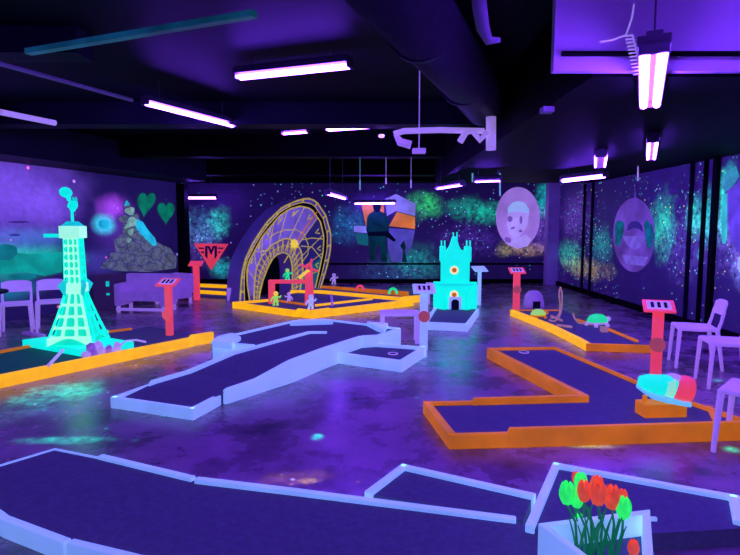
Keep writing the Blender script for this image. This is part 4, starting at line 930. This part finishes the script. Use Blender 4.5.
soleo = [(-0.235, -0.02), (-0.21, -0.075), (-0.13, -0.095), (0.0, -0.08), (0.12, -0.075), (0.20, -0.065), (0.225, 0.0), (0.20, 0.065), (0.12, 0.075), (0.0, 0.08), (-0.13, 0.095), (-0.21, 0.075), (-0.235, 0.02)]
mb = MB(); mb.prism([Tl @ Vector((x, y, 0.0 + (0.05 * ((-x - 0.05) / 0.18) ** 2 if x < -0.05 else 0))) for x, y in soleo], Tl @ Vector((0, 0, 0.026)))
mb.build('sole', M_curb if False else fluo('pale_cyan_sole', (0.12, 0.6, 0.95), 0.7), t, bevel=0.006)
loft([(-0.232, 0.02, 0.025, 0.085), (-0.215, 0.06, 0.045, 0.10), (-0.16, 0.085, 0.065, 0.10), (-0.08, 0.085, 0.075, 0.10), (0.0, 0.078, 0.083, 0.108), (0.06, 0.07, 0.08, 0.105)]).build('upper', M_cyan, t, smooth=True)
loft([(-0.03, 0.081, 0.080, 0.104), (0.03, 0.079, 0.085, 0.106), (0.06, 0.06, 0.06, 0.1)]).build('side_panel', fluo('mint_panel', (0.25, 0.9, 0.45), 0.8), t, smooth=True)
loft([(0.035, 0.065, 0.06, 0.09), (0.075, 0.080, 0.088, 0.110), (0.15, 0.077, 0.092, 0.116), (0.20, 0.06, 0.085, 0.112), (0.225, 0.03, 0.05, 0.10)]).build('heel_counter', M_red, t, smooth=True)
MB().ball(Tl @ Vector((0.045, 0, 0.178)), (0.065, 0.055, 0.030), 16, 8, Tl).build('tongue', M_lilac, t, smooth=True)

# ------------------------------------------------------------------ white plastic chairs
def make_chair(lb, loc, rz, group, m_=None):
    m_ = m_ or M_white
    t = thing('plastic_chair', lb, 'chair', loc, rz, group)       # faces -Y
    MB().prism([(-0.20, -0.21, 0.43), (0.20, -0.21, 0.43), (0.215, -0.05, 0.43), (0.19, 0.20, 0.43), (-0.19, 0.20, 0.43), (-0.215, -0.05, 0.43)], (0, 0, 0.035)).build('seat', m_, t, bevel=0.012)
    vs = []
    n_ = 9
    mb = MB()
    for i in range(n_):
        a_ = -1 + 2 * i / (n_ - 1); x = 0.20 * a_; y = 0.245 - 0.035 * a_ * a_
        zt_ = 0.775 - 0.03 * abs(a_) ** 4; zb_ = 0.60
        vs += [Vector((x, y - 0.0, zb_)), Vector((x, y + 0.03, zt_)), Vector((x, y + 0.052, zt_)), Vector((x, y + 0.022, zb_))]
    mb.add(vs, [(4 * i + a_, 4 * i + (a_ + 1) % 4, 4 * i + 4 + (a_ + 1) % 4, 4 * i + 4 + a_) for i in range(n_ - 1) for a_ in range(4)] + [(3, 2, 1, 0), tuple(4 * (n_ - 1) + a_ for a_ in range(4))])
    mb.build('backrest', m_, t, bevel=0.008)
    for s_ in (-1, 1):
        MB().tube([(s_ * 0.185, 0.18, 0.44), (s_ * 0.188, 0.21, 0.54), (s_ * 0.188, 0.235, 0.66)], [0.02, 0.017, 0.017], 8).build('back_upright', m_, t)
        MB().tube([(s_ * 0.185, -0.19, 0.45), (s_ * 0.20, -0.215, 0.0)], [0.024, 0.017], 8).build('leg', m_, t)
        MB().tube([(s_ * 0.18, 0.18, 0.45), (s_ * 0.20, 0.245, 0.0)], [0.024, 0.017], 8).build('leg', m_, t)
    return t
lp = W(19, 333, 0)
ch = make_chair('white chair at the far left edge, beside the dark table', (lp.x - 0.02, lp.y + 0.0, 0), R(28), 'white chairs left of the tower')
p = W(53, 330, 0); dup(ch, (p.x, p.y, 0), R(28), 'white chair half hidden behind the lattice tower')
ch2 = make_chair('white chair furthest back of the group by the right wall', (3.74, 6.25, 0), R(-108), 'white chairs by the right wall')
dup(ch2, (3.60, 5.45, 0), R(-104), 'white chair in front of the furthest one, at the right edge behind the giant shoe')
ch3 = dup(ch2, (2.74, 3.78, 0), R(-135), 'white chair cut off by the right edge in front of the zigzag lane')
# dark table at far left
tq = W(-22, 345, 0)
t = thing('round_table', 'dark round table edge beside the leftmost chair', 'table', (tq.x, tq.y, 0))
MB().lathe([(0, 0.70), (0.38, 0.70), (0.39, 0.715), (0.38, 0.73), (0, 0.73)], (0, 0, 0), 28).build('tabletop', M_dark, t)
MB().lathe([(0.22, 0), (0.2, 0.03), (0.03, 0.05), (0.03, 0.70), (0.0, 0.70)], (0, 0, 0), 16).build('pedestal', M_dark, t)

# ------------------------------------------------------------------ sofas
def sofa(lb, px, py, wd, dp, h_, rz, arms=True):
    p = W(px, py, 0)
    t = thing('lounge_sofa', lb, 'sofa', tuple(p), rz, 'pale sofas by the left wall')
    MB().box((0, 0, 0.30), (wd, dp, 0.16)).build('seat', M_sofa, t, bevel=0.03)
    MB().box((0, dp / 2 - 0.06, (0.25 + h_) / 2), (wd, 0.14, h_ - 0.25)).build('backrest', M_sofa, t, bevel=0.03)
    for s_ in (-1, 1):
        if arms: MB().box((s_ * (wd / 2 - 0.05), -0.02, 0.33), (0.12, dp - 0.06, 0.42)).build('armrest', M_sofa, t, bevel=0.03)
    MB().box((0, -dp / 2 + 0.05, 0.06), (wd - 0.04, 0.05, 0.05)).build('front_rail', M_white, t)
    for a_ in (-1, 1):
        for b_ in (-1, 1):
            MB().box((a_ * (wd / 2 - 0.05), b_ * (dp / 2 - 0.06), 0.12), (0.05, 0.05, 0.24)).build('leg', M_white, t)
    return t
sofa('pale violet two seat sofa below the tree mural', 147, 311, 0.98, 0.55, 0.70, R(-6))
sofa('pale violet armchair right of the two seat sofa', 174, 303.5, 0.55, 0.6, 0.62, R(-30))
# low stools
def stool(lb, x0, x1, py, ztop, dp, m_=M_white):
    a_, b_ = W(x0, py, 0), W(x1, py, 0); wd = b_.x - a_.x
    t = thing('side_table', lb, 'side table', ((a_.x + b_.x) / 2, a_.y + dp / 2, 0), 0, 'low white side tables')
    MB().box((0, 0, ztop - 0.025), (wd, dp, 0.05)).build('tabletop', m_, t, bevel=0.008)
    for s_ in (-1, 1):
        for q_ in (-1, 1):
            MB().box((s_ * (wd / 2 - 0.035), q_ * (dp / 2 - 0.03), (ztop - 0.05) / 2), (0.055, 0.04, ztop - 0.05)).build('leg', m_, t, bevel=0.006)
    return t
stool('low violet white table standing behind the small tray with the cup', 380, 420, 344, 0.43, 0.30)
stool('small low violet table left of the cyan castle', 427, 441, 304, 0.42, 0.3)
t = thing('dark_cabinet', 'dark cabinet with a green lit display left of the sofa', 'cabinet', tuple(W(105, 309, 0)), R(-10))
MB().box((0, 0.15, 0.33), (0.42, 0.4, 0.66)).build('body', mat('dark_cabinet_paint', (0.06, 0.05, 0.06), 0.6, (0.03, 0.01, 0.12), 0.5), t, bevel=0.01)
MB().box((0.12, -0.058, 0.5), (0.06, 0.02, 0.10)).build('display', M_teal, t)
MB().box((0.12, -0.058, 0.3), (0.06, 0.02, 0.04)).build('display', M_teal, t)

# ------------------------------------------------------------------ planter with tulips
ZP = 0.35
t = thing('tulip_planter', 'pale blue wedge shaped planter in the bottom right foreground', 'planter', (0.95, 2.1, 0))
c4 = [W(538, 523, ZP), W(650, 509, ZP), Vector((1.02, 1.86, ZP)), Vector((0.86, 1.83, ZP))]
O0 = Vector((0.95, 2.1, 0)); cen = sum(c4, Vector()) / 4
c4 = [p - O0 for p in c4]; cen = cen - O0
nms = 'side_board'
ins = []
for i in range(4):
    p = c4[i]; a_ = (c4[i - 1] - p).normalized(); b_ = (c4[(i + 1) % 4] - p).normalized()
    sn = abs(a_.cross(b_).z); ins.append(p + (a_ + b_) * (0.032 / max(sn, 0.3)))
for i in range(4):
    j = (i + 1) % 4
    MB().prism([c4[i] * 1, c4[j] * 1, ins[j], ins[i]], (0, 0, -ZP)).build('side_board', M_curb, t, bevel=0.004)
MB().prism([p + Vector((0, 0, -0.10)) for p in ins], (0, 0, -0.03)).build('soil', mat('planter_fill', (0.12, 0.12, 0.25), 0.9, noise=0.4, scale=30), t)
MB().box(c4[1] + Vector((0.005, -0.02, -0.035)), (0.03, 0.015, 0.015)).build('bolt', M_curb, t)
def tulip(px, py, Y, red, k_, lb, rootx, rooty):
    hd = D(px, py, Y); rt = Vector((rootx, rooty, ZP - 0.11))
    t = thing('tulip', lb, 'tulip', tuple(rt), group='red tulips in the planter' if red else 'green tulips in the planter')
    q_ = hd - rt; mid = q_ * 0.5 + Vector((0.012, 0, 0.01))
    r_ = 0.0335 * k_
    MB().tube([(0, 0, 0), tuple(mid), tuple(q_ - Vector((0, 0, r_ * 1.3)))], [0.006, 0.0055, 0.005], 8).build('stem', M_stem, t, smooth=True)
    m_ = M_petal if red else M_petalg
    for i in range(6):
        a_ = math.pi * i / 3 + px; mb = MB(); vs = []; nn = 8
        rad = r_ * (0.93 if i % 2 else 1.0)
        for j in range(nn):
            u = j / (nn - 1); zz = -1.35 + 2.75 * u
            prof = rad * (0.25 + 0.80 * math.sin(math.pi * min(1, 0.12 + 0.74 * u))); hwid = rad * 0.78 * math.sin(math.pi * (0.10 + 0.86 * u)) + 0.001
            for s_ in (-1, 0, 1):
                an = a_ + s_ * hwid / max(prof, 0.004) * 0.9
                rr = prof * (1.0 if s_ == 0 else 0.95)
                vs.append(q_ + Vector((rr * math.cos(an), rr * math.sin(an), zz * r_)))
        mb.add(vs, [(3 * j + s_, 3 * j + s_ + 1, 3 * j + s_ + 4, 3 * j + s_ + 3) for j in range(nn - 1) for s_ in range(2)])
        o = mb.build('petal', m_, t, smooth=True); sd = o.modifiers.new('thick', 'SOLIDIFY'); sd.thickness = 0.003
        ss = o.modifiers.new('sub', 'SUBSURF'); ss.levels = 1; ss.render_levels = 1
    if k_ > 0.75:
        for s_ in (-1, 1):
            h_ = q_.z * 0.72; vs = []; nn = 7
            for j in range(nn):
                u = j / (nn - 1); wv = 0.012 * math.sin(math.pi * (0.15 + 0.83 * u)); c_ = Vector((s_ * (0.01 + 0.035 * u ** 1.5), 0.01 * s_, h_ * u))
                vs += [c_ + Vector((0, -wv, 0)), c_ + Vector((s_ * 0.004, 0, 0)), c_ + Vector((0, wv, 0))]
            o = MB().add(vs, [(3 * j + q, 3 * j + q + 1, 3 * j + q + 4, 3 * j + q + 3) for j in range(nn - 1) for q in range(2)]).build('leaf', M_stem, t, smooth=True)
            sd = o.modifiers.new('thick', 'SOLIDIFY'); sd.thickness = 0.002
tul = [(567, 493, 2.22, 0, 1.05, 'large leftmost green tulip in the planter', .86, 2.16), (576, 477.5, 2.34, 1, .6, 'small red tulip at the top left, highest of all tulips', .88, 2.28),
    (581, 483, 2.30, 0, .95, 'upper green tulip behind the first red ones', .91, 2.25), (577, 498, 2.24, 0, .9, 'green tulip just right of the leftmost, lower down', .89, 2.14),
    (584, 491, 2.20, 1, .95, 'red tulip in front of the upper green one', .92, 2.16), (598, 493, 2.18, 1, 1.1, 'large red tulip in the middle of the planter', .94, 2.13),
    (597, 485, 2.28, 1, .9, 'red tulip peeking above the large middle one', .97, 2.24), (612, 497, 2.20, 1, 1.1, 'large red tulip right of the middle', .99, 2.15),
    (622.5, 497, 2.28, 1, .75, 'small red tulip top behind the rightmost green one', 1.04, 2.25), (623.5, 508, 2.18, 0, 1.0, 'rightmost green tulip in the planter', 1.00, 2.13),
    (579, 522, 2.30, 0, .8, 'low green tulip between the stems', .93, 2.28), (574, 527, 2.27, 0, .7, 'lowest green tulip bud at the left stems', .91, 2.26), (633.5, 548, 2.05, 1, .7, 'small red tulip low at the right inner corner of the planter', 1.0, 2.04)]
for a_ in tul: tulip(*a_)

for o in list(bpy.data.objects):
    if '_world' in o: del o['_world']
